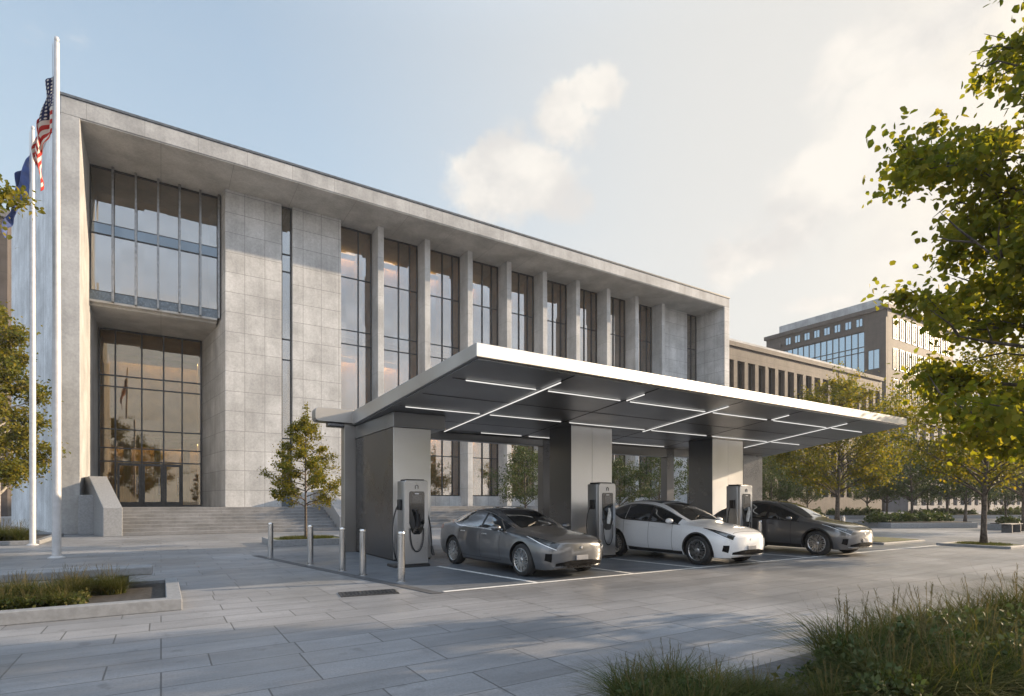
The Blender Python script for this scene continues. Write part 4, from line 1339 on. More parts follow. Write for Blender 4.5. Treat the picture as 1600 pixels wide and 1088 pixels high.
def tree_mesh(key, seed, height, clear, prof, n_limb, n_leaf, leaf, templ, leafm, barkm, trunk_r, spread, up=0.55, droop=0.5, gap=0.25):
    """returns (trunk mesh, crown mesh). prof(f) = crown radius at crown fraction f"""
    if key in TREE_CACHE: return TREE_CACHE[key]
    rs = np.random.default_rng(seed)
    m = MB()
    ph = rs.uniform(0, 6, 4)
    def axis(z):
        f = z / height
        return np.array((0.03 * height * f * math.sin(2.2 * f + ph[0]), 0.03 * height * f * math.sin(2.6 * f + ph[1]), z))
    zs_ = np.linspace(0, height * 0.96, 14)
    rad = [trunk_r * (1 - 0.9 * (z / height) ** 0.9) + (0.35 * trunk_r if i == 0 else 0) for i, z in enumerate(zs_)]
    m.tube([axis(z) for z in zs_], rad, 10)
    P, Wt = [], []
    for i in range(n_limb):
        f = (i + rs.uniform(0.1, 0.9)) / n_limb
        z0 = clear + (height * 0.93 - clear) * f * 0.94 - 0.0
        az = i * 2.399 + rs.uniform(-0.4, 0.4)
        reach = prof(f) * rs.uniform(0.72, 1.12)
        rise = reach * (up * rs.uniform(0.5, 1.3))
        p0 = axis(max(clear * 0.75, z0 - rise * 0.75))
        d = np.array((math.cos(az), math.sin(az), 0))
        pts = []
        for k_ in range(7):
            t = k_ / 6
            q = p0 + d * reach * t + np.array((0, 0, rise * (t ** 0.85)))
            q = q + rs.normal(size=3) * 0.035 * reach * t
            pts.append(q)
        r0 = trunk_r * 0.36 * (1 - 0.6 * f)
        m.tube(pts, [r0 * (1 - 0.85 * t / 6) + 0.004 for t in range(7)], 6)
        # twigs
        nt_ = max(4, int(3 + reach * 2.2))
        for j in range(nt_):
            t = rs.uniform(0.25, 1.0) if j else 1.0
            b0 = pts[0] + (pts[-1] - pts[0]) * t
            b0 = pts[min(6, int(round(t * 6)))]
            tv = d * rs.uniform(0.2, 1.0) + np.array((-d[1], d[0], 0)) * rs.uniform(-1.1, 1.1) + np.array((0, 0, rs.uniform(-0.15, 0.75)))
            tv /= np.linalg.norm(tv)
            ln_ = reach * rs.uniform(0.20, 0.42)
            e = b0 + tv * ln_
            mid = (b0 + e) / 2 + rs.normal(size=3) * 0.04
            m.tube([b0, mid, e], [r0 * 0.34 + 0.003, r0 * 0.22 + 0.003, 0.003], 5, cap=False)
            if rs.uniform() < gap * 0.6: continue
            for t2 in np.linspace(0.25, 1.05, 5):
                P.append(b0 + (e - b0) * t2); Wt.append(spread * rs.uniform(0.55, 1.2))
    # top shoots
    for k_ in range(8):
        P.append(axis(height * (0.88 + 0.018 * k_))); Wt.append(spread * 0.6)
    P = np.array(P); Wt = np.array(Wt)
    idx = rs.integers(0, len(P), n_leaf)
    pos_ = P[idx] + rs.normal(size=(n_leaf, 3)) * Wt[idx][:, None] * np.array((1, 1, 0.8))
    pos_ = pos_[pos_[:, 2] > clear * 0.72]
    v, f = leaves(pos_, leaf, rs, templ, droop)
    tm = m
    me = bpy.data.meshes.new('trunk'); me.from_pydata(tm.v, [], tm.f)
    for p in me.polygons: p.use_smooth = True
    me.materials.append(barkm)
    lm = bpy.data.meshes.new('crown')
    n, k_ = f.shape
    lm.vertices.add(len(v)); lm.vertices.foreach_set('co', v.astype(np.float32).ravel())
    lm.loops.add(n * k_); lm.loops.foreach_set('vertex_index', f.astype(np.int32).ravel())
    lm.polygons.add(n)
    lm.polygons.foreach_set('loop_start', np.arange(0, n * k_, k_, dtype=np.int32))
    lm.polygons.foreach_set('loop_total', np.full(n, k_, dtype=np.int32))
    lm.update(calc_edges=True); lm.validate()
    lm.materials.append(leafm)
    TREE_CACHE[key] = (me, lm)
    return me, lm


def tree(name, label, x, y, rz, sc, meshes, group=None, z=0.0):
    t = thing(name, label, 'tree', (x, y, z), group)
    t.rotation_euler = (0, 0, rz)
    t.scale = (sc, sc, sc)
    for nm_, me in zip(('trunk', 'crown'), meshes):
        o = bpy.data.objects.new(nm_, me); COL.objects.link(o); o.parent = t
    return t


def ovate(r, top=0.18, fat=0.32):
    return lambda f: r * (top + (1 - top) * (math.sin(PI * min(1, (f + 0.18) / (1.18)) ** (0.75)) ** 0.8))


def cone(r):
    return lambda f: r * (1.0 - 0.86 * f) * (0.72 + 0.28 * min(1, f / 0.12))


# large linden at the right edge
big = tree_mesh('big', 11, 11.5, 2.1, lambda f: float(np.interp(f, [0, .12, .3, .5, .68, .85, 1], [2.2, 2.6, 2.65, 2.5, 2.0, 1.55, 0.8])), 64, 43000, 0.112, LEAF_BIG, M['leaf'], M['bark'], 0.17, 0.17, 0.42, 0.6, 0.5)
tree('broadleaf_tree', 'large broadleaf tree at the right edge whose big backlit leaves fill the upper right corner', 11.85, 2.1, R(20), 1.0, big)

young = tree_mesh('young', 5, 5.15, 1.55, cone(1.5), 34, 11500, 0.085, LEAF_SM, M['leaf_gold'], M['bark'], 0.06, 0.11, 0.35, 0.2, 0.4)
T1 = at(478, 850)
tree('young_tree', 'slender young conical tree in a kerbed bed before the entrance steps', T1[0], T1[1], 0.4, 1.0, young)

mid = tree_mesh('mid', 21, 11.0, 2.6, ovate(4.1), 44, 24000, 0.17, LEAF_SM, M['leaf_gold'], M['bark'], 0.155, 0.30, 0.6, 0.3, 0.35)
mid2 = tree_mesh('mid2', 33, 7.6, 2.3, ovate(2.9), 34, 13000, 0.12, LEAF_SM, M['leaf_gold'], M['bark'], 0.10, 0.24, 0.7, 0.3, 0.35)
far1 = tree_mesh('far1', 41, 9.5, 2.6, ovate(3.4), 26, 6500, 0.22, LEAF_SM, M['leaf_far'], M['bark'], 0.15, 0.36, 0.7, 0.3, 0.3)
far2 = tree_mesh('far2', 47, 8.2, 2.2, ovate(3.0), 24, 6000, 0.20, LEAF_SM, M['leaf_far'], M['bark'], 0.13, 0.34, 0.7, 0.3, 0.3)
small = tree_mesh('small', 53, 5.6, 1.7, ovate(2.0), 24, 7000, 0.12, LEAF_SM, M['leaf_far'], M['bark'], 0.08, 0.22, 0.6, 0.3, 0.35)


def polar(u, d):
    l = (u - 800) / 870 * d
    return CF * l + SF * d, -SF * l + CF * d


x, y = polar(1308, 38); tree('autumn_tree', 'broad golden green tree rising behind the right end of the canopy', x, y, 0.3, 1.0, mid)
T3 = at(1537, 853)
tree('plaza_tree', 'straight trunked green tree in a square kerbed pit on the open plaza', T3[0], T3[1], 1.2, 1.0, mid2)
x, y = polar(1600, 30); tree('plaza_tree', 'tree by the small slatted bench at the right edge, behind the pit tree', x, y, 2.2, 1.05, mid2)
for u, d, sc, ms, lb in ((822, 36, 1.0, small, 'small tree seen under the canopy between the first and second piers'),
                         (1030, 42, 1.08, small, 'small tree seen under the canopy between the second and third piers'),
                         (968, 44, 0.95, small, 'slim tree seen just right of the second pier, before the building')):
    x, y = polar(u, d); tree('small_tree', lb, x, y, u * 0.7, sc, ms, 'small trees between canopy and building')
far_list = [(1205, 47), (1228, 55), (1262, 60), (1355, 58), (1385, 50), (1425, 46), (1450, 60), (1480, 52), (1508, 44), (1545, 56), (1572, 48), (1625, 52), (1660, 44)]
for i, (u, d) in enumerate(far_list):
    x, y = polar(u, d)
    tree('background_tree', 'hazy green tree in the back row of the plaza, before the brown and pale buildings', x, y, i * 1.7, 0.68 + 0.22 * ((i * 37) % 10) / 10, far1 if i % 2 else far2, 'row of trees at the back of the plaza')
# left edge
left1 = tree_mesh('left1', 61, 11.6, 2.4, ovate(1.9), 40, 22000, 0.16, LEAF_SM, M['leaf_gold'], M['bark_pale'], 0.17, 0.22, 0.6, 0.35, 0.35)
x, y = polar(-8, 24.5); tree('edge_tree', 'pale trunked leafy tree in the far bed at the left edge', x, y, 0.6, 1.0, left1)
left2 = tree_mesh('left2', 67, 11.6, 8.0, ovate(2.4), 44, 20000, 0.115, LEAF_BIG, M['leaf_gold'], M['bark'], 0.15, 0.2, 0.4, 0.4, 0.35)
x, y = polar(-255, 12.0); tree('edge_tree', 'overhanging tree whose leafy branch tips enter high at the left edge', x, y, 1.9, 1.0, left2)
# across the plaza, mirrored in the glass
for i, (x, y, s) in enumerate(((-14, -16, 1.15), (-3, -22, 1.3), (16, -20, 1.2), (30, -14, 1.25), (44, -24, 1.3))):
    tree('street_tree', 'street tree across the plaza, mirrored in the building glass', x, y, i * 2.1, s, mid if i % 2 else far1, 'street trees mirrored in the glass')

# ------------------------------------------------------------------ planting
def blades(n, hgt, rad, wid, rs, lean=0.55, segs=4):
    az = rs.uniform(0, 2 * PI, n)
    r = rad * np.sqrt(rs.uniform(0, 1, n)) * 0.75
    a2 = rs.uniform(0, 2 * PI, n)
    base = np.stack([r * np.cos(a2), r * np.sin(a2), np.zeros(n)], 1)
    hh = hgt * rs.uniform(0.5, 1.1, n)
    ln_ = lean * hh * rs.uniform(0.2, 1.3, n)
    dirx, diry = np.cos(az), np.sin(az)
    V = []
    for k_ in range(segs + 1):
        t = k_ / segs
        c = base + np.stack([dirx * ln_ * t ** 1.8, diry * ln_ * t ** 1.8, hh * (t - 0.18 * t ** 3 * (ln_ / hh + 0.2))], 1)
        w = wid * (1 - t) ** 0.7 + 0.0006
        sidev = np.stack([-diry, dirx, np.zeros(n)], 1)
        V.append(c - sidev * w); V.append(c + sidev * w)
    V = np.stack(V, 1)
    m = 2 * (segs + 1)
    F = []
    for k_ in range(segs): F.append([2 * k_, 2 * k_ + 1, 2 * k_ + 3, 2 * k_ + 2])
    F = np.array(F)[None] + (np.arange(n) * m)[:, None, None]
    return V.reshape(-1, 3), F.reshape(-1, 4)


def seeds(n, hgt, rad, rs):
    """upright stalks, each ending in a loose feathery head"""
    az = rs.uniform(0, 2 * PI, n); r = rad * rs.uniform(0, 0.6, n)
    vs, fs = [], []
    for i in range(n):
        h_ = hgt * rs.uniform(0.75, 1.2); ln_ = h_ * rs.uniform(0.05, 0.45)
        d = np.array((math.cos(az[i]), math.sin(az[i]), 0)); b0 = d * r[i]
        sd = np.array((-d[1], d[0], 0))
        prev = None
        for k_ in range(7):
            t = k_ / 6
            c = b0 + d * ln_ * t ** 2 + np.array((0, 0, h_ * t))
            w = 0.0022
            vs += [c - sd * w, c + sd * w]
            if k_: q = len(vs); fs.append((q - 4, q - 3, q - 1, q - 2))
        for k_ in range(9):
            t = 0.80 + 0.21 * k_ / 8
            c = b0 + d * ln_ * t ** 2 + np.array((0, 0, h_ * t))
            e = c + rs.normal(size=3) * 0.014 + np.array((0, 0, 0.025))
            q = len(vs); vs += [c - sd * 0.003, c + sd * 0.003, e + sd * 0.001, e - sd * 0.001]
            fs.append((q, q + 1, q + 2, q + 3))
    return np.array(vs), np.array(fs)


GCACHE = {}


def grass_clump(x, y, sc, var, label, group, z=0.0, hs=1.0, nb=620):
    if var not in GCACHE:
        rs = np.random.default_rng(100 + var)
        v, f = blades(nb, 0.56, 0.34, 0.0058, rs, 1.5)
        o1 = np_mesh('blades', v, f, M['grass']); o1m = o1.data; bpy.data.objects.remove(o1)
        v, f = seeds(22, 0.60, 0.34, rs)
        o2 = np_mesh('seed_heads', v, f, M['seed']); o2m = o2.data; bpy.data.objects.remove(o2)
        GCACHE[var] = (o1m, o2m)
    t = thing('grass_clump', label, 'ornamental grass', (x, y, z), group)
    t.scale = (sc, sc, sc * hs); t.rotation_euler = (0, 0, (x * 7.3 + y * 3.1) % 6.28)
    for nm_, me in zip(('blades', 'seed_heads'), GCACHE[var]):
        o = bpy.data.objects.new(nm_, me); COL.objects.link(o); o.parent = t
    return t


# near right bed: dark edging, soil and feathery grasses
nb = thing('planting_bed', 'dark edged planting bed in the right foreground', 'planter', (7, 2, 0))
MB().prism([(1.2, 2.78), (14.5, 2.78), (14.5, 3.12), (1.2, 3.12)], 0.0, 0.055).build('edging', M['darkkerb'], nb, bevel=0.01)
MB().box(1.2, 14.5, -1.5, 2.775, 0.0, 0.045).build('soil', M['mulch'], nb)
rs = np.random.default_rng(4)
GL = 'feathery ornamental grass clump in the dark edged bed of the right foreground'
GG = 'grass clumps in the right foreground bed'
spots = []
for u, v, s in ((985, 1108, 0.62), (1050, 1098, 0.66), (1120, 1110, 0.60), (1180, 1118, 0.55), (1010, 1150, 0.7), (1090, 1150, 0.7), (1220, 1128, 0.5),
                (1325, 1050, 1.02), (1390, 1032, 1.0), (1450, 1015, 1.0), (1520, 1000, 1.02), (1590, 985, 1.1), (1650, 965, 1.1),
                (1360, 1085, 0.95), (1440, 1065, 0.95), (1530, 1050, 1.0), (1620, 1040, 1.0), (1400, 1120, 0.85), (1490, 1110, 0.9), (1590, 1100, 0.95), (1300, 1130, 0.62), (1690, 1000, 1.05)):
    spots.append((*at(u, v), s * 0.93))
for i, (x, y, s) in enumerate(spots):
    grass_clump(x, y, s, i % 4, GL, GG, 0.04)
# leafy shrubs among the grasses
for i, (u, v, sc_) in enumerate(((1345, 1085, 0.85), (1420, 1055, 0.95), (1500, 1075, 0.9), (1560, 1030, 1.05), (1470, 1030, 0.9), (1620, 1085, 1.0), (1300, 1075, 0.6), (1080, 1125, 0.6), (1000, 1135, 0.55), (1385, 1130, 0.75))):
    key = 'bush%d' % (i % 3)
    if key not in GCACHE:
        rs_ = np.random.default_rng(300 + i)
        n = 1500
        pp = rs_.normal(size=(n, 3)); pp /= np.linalg.norm(pp, axis=1)[:, None]
        pp *= (rs_.uniform(0.3, 1, n) ** 0.5)[:, None] * (1 + 0.22 * np.sin(pp[:, :1] * 6 + pp[:, 1:2] * 4 + i))
        pp[:, 2] = np.abs(pp[:, 2]) * 1.15
        v_, f_ = leaves(pp * 0.36, 0.062, rs_, LEAF_SM, -0.5)
        o_ = np_mesh('foliage', v_, f_, M['leaf_far']); GCACHE[key] = o_.data; bpy.data.objects.remove(o_)
    o_ = bpy.data.objects.new('leafy_shrub', GCACHE[key]); COL.objects.link(o_)
    x_, y_ = at(u, v)
    o_.location = (x_, y_, 0.04); o_.scale = (sc_ * 1.1, sc_ * 1.1, sc_); o_.rotation_euler = (0, 0, i * 1.3)
    tag(o_, 'small leafy shrub among the grass clumps of the right foreground bed', 'shrub', 'shrubs in the right foreground bed')
# leafy low ground cover between them
cv, cf = [], []
n = 12000
px = rs.uniform(2.0, 12.5, n); py = rs.uniform(-0.8, 2.72, n)
keep = (rs.uniform(size=n) < np.interp(px, [2, 4.2, 5.2, 6.2], [0.7, 0.6, 0.75, 1.0]))
px, py = px[keep], py[keep]
pts = np.stack([px, py, 0.05 + rs.uniform(0, 0.16, len(px))], 1)
v, f = leaves(pts, 0.06, rs, LEAF_SM, 0.0)
tag(np_mesh('ground_cover', v, f, M['grass']), 'low leafy ground cover filling the right foreground bed', 'ground cover', kind='stuff')

# stone planter on the left with a slab bench
pl = thing('stone_planter', 'low granite kerbed planter in the left foreground with the slab bench behind it', 'planter', (-2.5, 10.6, 0))
X1, Y0, Y1 = 0.26, 9.3, 12.0
kb = MB()
kb.box(-9, X1, Y0, Y0 + 0.2, 0, 0.17); kb.box(X1 - 0.2, X1, Y0 + 0.201, Y1, 0, 0.168); kb.box(-9, X1 - 0.201, Y1 - 0.28, Y1, 0, 0.168)
kb.build('kerb', M['kerb'], pl, bevel=0.012)
MB().box(-9, X1 - 0.202, Y0 + 0.202, Y1 - 0.282, 0, 0.11).build('soil', M['soil'], pl)
bn = thing('slab_bench', 'long grey stone slab bench along the back of the left planter', 'bench', (-3, 11.6, 0))
MB().box(-8.0, -0.12, 11.15, 11.62, 0.33, 0.47).build('seat', M['kerb'], bn, bevel=0.02)
for x in (-0.55, -3.2, -6.0):
    MB().box(x - 0.09, x + 0.09, 11.25, 11.52, 0.112, 0.329).build('leg', M['darkkerb'], bn, bevel=0.01)
rs = np.random.default_rng(9)
for i in range(66):
    x = -0.75 - 5.0 * (i / 65) + rs.uniform(-0.15, 0.15); y = rs.uniform(9.75, 11.0)
    if i < 7: y = rs.uniform(10.5, 11.0)
    grass_clump(x, y, rs.uniform(0.50, 0.72) * (1.0 if y > 10.3 else 0.8), i % 4, 'bushy ornamental grass clump inside the granite kerbed planter by the slab bench', 'grass clumps in the left planter', 0.1, 0.95)
pts = np.stack([rs.uniform(-6.5, -0.9, 9000), rs.uniform(9.65, 11.1, 9000), 0.11 + rs.uniform(0, 0.14, 9000)], 1)
v, f = leaves(pts, 0.055, rs, LEAF_SM, 0.1)
tag(np_mesh('ground_cover', v, f, M['grass']), 'leafy green ground cover between the grasses of the left planter', 'ground cover', kind='stuff')

# far left bed at the foot of the flagpoles
fb = thing('kerbed_bed', 'grassy kerbed bed at the far left round the foot of the edge tree', 'planter', (-6, 26, 0))
x, y = at(62, 851)
MB().box(-22, x, y, y + 0.25, 0, 0.15).build('kerb', M['kerb'], fb, bevel=0.01)
MB().box(x - 0.25, x, y + 0.251, y + 6, 0, 0.149).build('kerb', M['kerb'], fb, bevel=0.01)
MB().box(-22, x - 0.251, y + 0.251, y + 6, 0, 0.1).build('soil', M['soil'], fb)
for i in range(16):
    grass_clump(x - 0.7 - 0.55 * (i % 8) + rs.uniform(-.1, .1), y + 0.7 + 0.9 * (i // 8), rs.uniform(0.9, 1.25), i % 4, 'yellowing grass clump in the kerbed bed at the far left', 'grass clumps in the far left bed', 0.09)

# bed of the young tree
yb = thing('kerbed_bed', 'small square kerbed bed at the foot of the slender young tree', 'planter', (T1[0], T1[1], 0))
kx0, kx1, ky0, ky1 = T1[0] - 1.3, T1[0] + 1.5, T1[1] - 0.9, T1[1] + 1.5
kb = MB(); kb.box(kx0, kx1, ky0, ky0 + 0.2, 0, 0.22); kb.box(kx0, kx1, ky1 - 0.2, ky1, 0, 0.22); kb.box(kx0, kx0 + 0.2, ky0 + 0.201, ky1 - 0.201, 0, 0.218); kb.box(kx1 - 0.2, kx1, ky0 + 0.201, ky1 - 0.201, 0, 0.218)
kb.build('kerb', M['granite'], yb, bevel=0.01)
MB().box(kx0 + 0.21, kx1 - 0.21, ky0 + 0.21, ky1 - 0.21, 0, 0.19).build('turf', M['lawn'], yb)
v, f = blades(2600, 0.12, 1.0, 0.004, rs, 0.6, 2)
v[:, 0] = v[:, 0] * 1.3 + T1[0] + 0.1; v[:, 1] = v[:, 1] * 1.15 + T1[1] + 0.3; v[:, 2] += 0.19
tag(np_mesh('grass', v, f, M['grass']), 'short grass in the bed of the young tree', 'grass', kind='stuff')

# pit of the plaza tree
tp = thing('tree_pit', 'low square kerbed pit of dry turf at the foot of the plaza tree', 'planter', (T3[0], T3[1], 0))
a = 1.05
kb = MB(); kb.box(T3[0] - a, T3[0] + a, T3[1] - a, T3[1] - a + 0.16, 0, 0.08); kb.box(T3[0] - a, T3[0] + a, T3[1] + a - 0.16, T3[1] + a, 0, 0.08); kb.box(T3[0] - a, T3[0] - a + 0.16, T3[1] - a + 0.161, T3[1] + a - 0.161, 0, 0.079); kb.box(T3[0] + a - 0.16, T3[0] + a, T3[1] - a + 0.161, T3[1] + a - 0.161, 0, 0.079)
kb.build('kerb', M['granite'], tp, bevel=0.01)
MB().box(T3[0] - a + 0.17, T3[0] + a - 0.17, T3[1] - a + 0.17, T3[1] + a - 0.17, 0, 0.06).build('turf', M['lawn'], tp)
v, f = blades(1800, 0.09, 1.05, 0.004, rs, 0.7, 2)
v[:, 0] += T3[0]; v[:, 1] += T3[1]; v[:, 2] += 0.06
tag(np_mesh('grass', v, f, M['grass']), 'short dry grass in the pit of the plaza tree', 'grass', kind='stuff')

# turf island beyond the third car and long low planters at the back
isl = thing('turf_island', 'flat turf island with a low kerb beyond the dark grey hatchback', 'planter', (27, 13, 0))
p0 = at(1350, 851); p1 = at(1405, 850); 
MB().prism([(22.2, 9.9), (25.5, 9.9), (26.2, 13.4), (22.6, 13.4)], 0, 0.07).build('kerb', M['granite'], isl, bevel=0.01)
MB().prism([(22.38, 10.05), (25.35, 10.05), (26.0, 13.25), (22.76, 13.25)], 0.071, 0.09).build('turf', M['lawn'], isl)


def low_planter(u0, u1, v0, dep, label, nsh, shl='low rounded shrub growing in a long low planter at the back of the plaza', shg='shrubs in the back planters'):
    x0, y0 = at(u0, v0); x1, y1 = at(u1, v0 - 1)
    p = thing('low_planter', label, 'planter', (x0, y0, 0), 'low planters at the back of the plaza')
    d = Vector((x1 - x0, y1 - y0)); ln_ = d.length; d.normalize(); n_ = Vector((-d.y, d.x))
    c0 = Vector((x0, y0)); c1 = Vector((x1, y1))
    q = [c0, c1, c1 + n_ * dep, c0 + n_ * dep]
    MB().prism([tuple(a) for a in q], 0, 0.32).build('kerb', M['granite'], p, bevel=0.02)
    i_ = 0.2
    q2 = [c0 + d * i_ + n_ * i_, c1 - d * i_ + n_ * i_, c1 - d * i_ + n_ * (dep - i_), c0 + d * i_ + n_ * (dep - i_)]
    MB().prism([tuple(a) for a in q2], 0.321, 0.36).build('soil', M['soil'], p)
    rs_ = np.random.default_rng(int(u0))
    for i in range(nsh):
        t = (i + 0.5) / nsh
        c = c0 + d * (ln_ * t) + n_ * (dep * rs_.uniform(0.3, 0.7))
        key = 'shrub%d' % (i % 3)
        if key not in GCACHE:
            n = 520
            pp = rs_.normal(size=(n, 3)); pp /= np.linalg.norm(pp, axis=1)[:, None]
            pp *= (rs_.uniform(0.35, 1, n) ** 0.5)[:, None] * (1 + 0.25 * np.sin(pp[:, :1] * 5 + pp[:, 1:2] * 4))
            pp[:, 2] = np.abs(pp[:, 2]) * 0.9
            v, f = leaves(pp * 0.62, 0.16, rs_, LEAF_SM, -0.3)
            o_ = np_mesh('foliage', v, f, M['leaf_far']); GCACHE[key] = o_.data; bpy.data.objects.remove(o_)
        o_ = bpy.data.objects.new('shrub', GCACHE[key]); COL.objects.link(o_)
        o_.location = (c.x, c.y, 0.34); s = rs_.uniform(0.7, 1.25); o_.scale = (s * 1.2, s * 1.2, s); o_.rotation_euler = (0, 0, i * 2.2)
        tag(o_, shl, 'shrub', shg)
    return p


low_planter(1392, 1528, 826, 3.0, 'long low planter with shrubs, nearest of those behind the nose of the dark hatchback', 9)
low_planter(1180, 1385, 812, 3.0, 'long low planter partly hidden behind the dark grey hatchback', 10)
low_planter(1430, 1720, 811, 3.0, 'long low planter furthest back, running out at the right edge', 14)
low_planter(1570, 1690, 829, 1.2, 'short low planter at the right edge beside the slatted bench', 3, 'low rounded shrub in the short planter beside the slatted bench', 'shrubs in the short planter')
bx, by = at(1582, 833)
b2 = thing('plaza_bench', 'small slatted bench near the right edge below the plaza trees', 'bench', (bx, by, 0))
for i in range(4):
    MB().box(bx - 0.2, bx + 1.5, by + 0.12 * i, by + 0.12 * i + 0.1, 0.42, 0.46).build('slat', M['bark_pale'], b2)
for x in (bx, bx + 1.2):
    MB().box(x, x + 0.1, by + 0.02, by + 0.44, 0, 0.419).build('leg', M['darkkerb'], b2)

# ------------------------------------------------------------------ background buildings
def win_copy(parent, proto, loc):
    c = proto.copy(); COL.objects.link(c); c.parent = parent; c.location = loc
    for ch in proto.children:
        d = ch.copy(); COL.objects.link(d); d.parent = c
    return c


def facade_windows(parent, along, fixed, starts, zs, w, hh, sillh=0.0, gl='glass_dark'):
    """recessed windows on a wall facing -Y (along='x') or -X (along='y'); first is built, the rest copied"""
    pr = None
    for z in zs:
        for s in starts:
            if pr is None:
                s0, z0 = s, z
                m = MB(); g_ = MB()
                fr = 0.12
                def bx_(mm, a0, a1, d0, d1, b0, b1):
                    if along == 'x': mm.box(a0, a1, fixed + d0, fixed + d1, b0, b1)
                    else: mm.box(fixed + d0, fixed + d1, a0, a1, b0, b1)
                bx_(m, s, s + fr, -0.06, 0.05, z, z + hh); bx_(m, s + w - fr, s + w, -0.06, 0.05, z, z + hh)
                bx_(m, s + fr, s + w - fr, -0.06, 0.05, z, z + fr); bx_(m, s + fr, s + w - fr, -0.06, 0.05, z + hh - fr, z + hh)
                bx_(m, s + w / 2 - 0.05, s + w / 2 + 0.05, -0.06, 0.05, z + fr, z + hh - fr)
                pr = m.build('window', M['dark'], parent)
                bx_(g_, s + fr * 0.5, s + w - fr * 0.5, -0.02, 0.0, z + fr * 0.5, z + hh - fr * 0.5)
                g_.build('glass', M[gl], pr)
            else:
                dv = (s - s0, 0, z - z0) if along == 'x' else (0, s - s0, z - z0)
                win_copy(parent, pr, dv)


def wall_with_piers(parent, x0, x1, y, zt, starts, w, zs, hh, mat, th=0.5):
    """facade on -Y: solid bands and piers left round the openings"""
    m = MB()
    zc = [0]
    for z in zs: zc += [z, z + hh]
    zc.append(zt)
    for i in range(0, len(zc), 2): m.box(x0, x1, y - th, y, zc[i], zc[i + 1])
    xe = [x0]
    for s in starts: xe += [s, s + w]
    xe.append(x1)
    for z in zs:
        for i in range(0, len(xe), 2): m.box(xe[i], xe[i + 1], y - th, y, z, z + hh)
    return m.build('wall', mat, parent)


wg = thing('brown_wing', 'low brown stone wing with tall narrow windows beyond the end of the civic building', 'building', (70, 45, 0))
WY = 40.0
st = [51.0 + 1.95 * i for i in range(19)]
MB().box(49.0, 88.0, WY + 0.01, 58, 0, 19.0).build('core', M['brownstone'], wg)
wall_with_piers(wg, 49.0, 88.0, WY, 19.0, st, 1.32, [2.2, 11.2], 6.3, M['brownstone'])
MB().box(48.8, 88.2, WY - 0.7, 58, 19.01, 19.5).build('cornice', M['brownstone'], wg)
MB().box(50, 87, WY + 2.5, 57, 19.51, 21.2).build('attic', M['concrete'], wg)
facade_windows(wg, 'x', WY - 0.03, st, [2.2, 11.2], 1.32, 6.3)

tw = thing('brown_tower', 'tall brown stone block with a wide blue glazed wall behind the low wing', 'building', (112, 55, 0))
TX, TY = 102.6, 45.2
MB().box(TX, TX + 26, TY, TY + 22, 0, 34.2).build('wall', M['brownstone'], tw, bevel=0.05)
MB().box(TX + 1.2, TX + 25, TY + 1.2, TY + 20, 34.61, 36.4).build('roof', M['concrete'], tw)
MB().box(TX - 0.35, TX + 26.3, TY - 0.35, TY + 22.3, 33.9, 34.6).build('cornice', M['brownstone'], tw)
pb = MB(); pb.box(TX - 0.5, TX - 0.001, TY + 0.001, TY + 3.4, 0, 32.5); pb.box(TX - 0.5, TX - 0.001, TY + 18.6, TY + 22, 0, 32.5)
pb.box(TX - 0.5, TX - 0.001, TY + 3.41, TY + 18.59, 31.01, 31.6); pb.box(TX - 0.5, TX - 0.001, TY + 3.41, TY + 18.59, 0, 15.0)
pb.build('pier', M['brownstone'], tw)
cw = MB()
for i in range(15):
    yy = TY + 3.45 + i * 15.1 / 14
    cw.box(TX - 0.30, TX - 0.05, yy - 0.06, yy + 0.06, 15.01, 31.0)
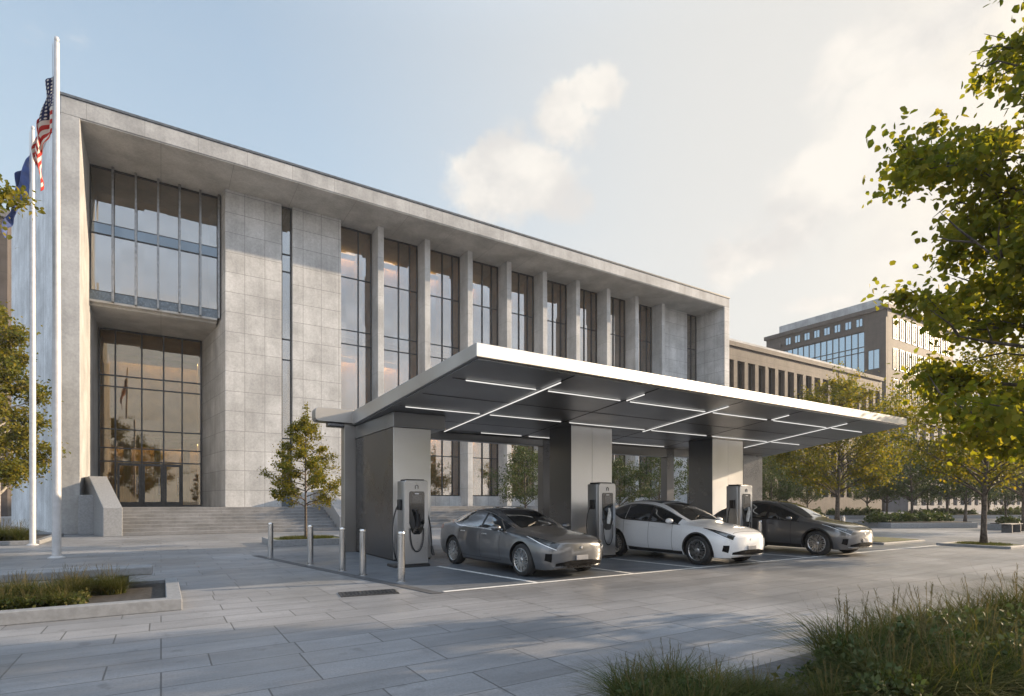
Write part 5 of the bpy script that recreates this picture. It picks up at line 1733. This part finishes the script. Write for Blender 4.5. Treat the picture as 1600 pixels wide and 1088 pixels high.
for z in (15.1, 18.6, 19.5, 23.0, 23.9, 27.4, 28.3, 30.9):
    cw.box(TX - 0.28, TX - 0.06, TY + 3.42, TY + 18.58, z - 0.07, z + 0.07)
cwo = cw.build('curtain_wall', M['dark'], tw)
MB().box(TX - 0.2, TX - 0.18, TY + 3.42, TY + 18.58, 15.02, 30.99).build('glass', M['glass_blue'], cwo)
facade_windows(tw, 'y', TX - 0.03, [TY + 3.8 + 1.85 * i for i in range(8)], [31.9], 1.2, 1.5, gl='glass_blue')
facade_windows(tw, 'x', TY - 0.02, [TX + 2.0 + 2.3 * i for i in range(10)], [29.2, 24.0, 18.8], 1.5, 3.6)
facade_windows(tw, 'y', TX - 0.53, [TY + 0.9], [24.0, 19.5], 1.9, 3.4, gl='glass_blue')

pbld = thing('pale_block', 'pale stone office block with rows of windows behind the back row of trees', 'building', (130, 42, 0))
st2 = [102.5 + 3.1 * i for i in range(24)]
MB().box(101.0, 180, 42.01, 44.9, 0, 16.5).build('core', M['palestone'], pbld)
wall_with_piers(pbld, 101.0, 180, 42.0, 16.5, st2, 1.7, [1.0, 6.2, 11.2], 3.2, M['palestone'])
facade_windows(pbld, 'x', 41.97, st2, [1.0, 6.2, 11.2], 1.7, 3.2)

lb = thing('brown_block', 'brown stone block glimpsed behind the tree at the far left edge', 'building', (-32, 92, 0))
MB().box(-50, -14.4, 82, 104, 0, 33).build('wall', M['brownstone'], lb)
MB().box(-50.3, -14.1, 81.7, 104.3, 33.01, 33.9).build('cornice', M['palestone'], lb)
facade_windows(lb, 'x', 81.97, [-48 + 3.0 * i for i in range(11)], [4, 9, 14, 19, 24, 29], 1.6, 3.2)

# ------------------------------------------------------------------ thin evening air
hz = NT('thin_haze')
hv = hz.n('ShaderNodeVolumePrincipled')
hz.set(hv.inputs['Color'], (0.90, 0.92, 0.95)); hz.set(hv.inputs['Density'], 0.00045); hz.set(hv.inputs['Anisotropy'], 0.1)
hz.t.links.new(hv.outputs[0], hz.out.inputs['Volume'])
hb = MB().box(-420, 520, -420, 420, -1.02, 60).build('haze', hz.m)
tag(hb, 'thin pale evening haze hanging over the whole plaza', 'haze', kind='stuff')
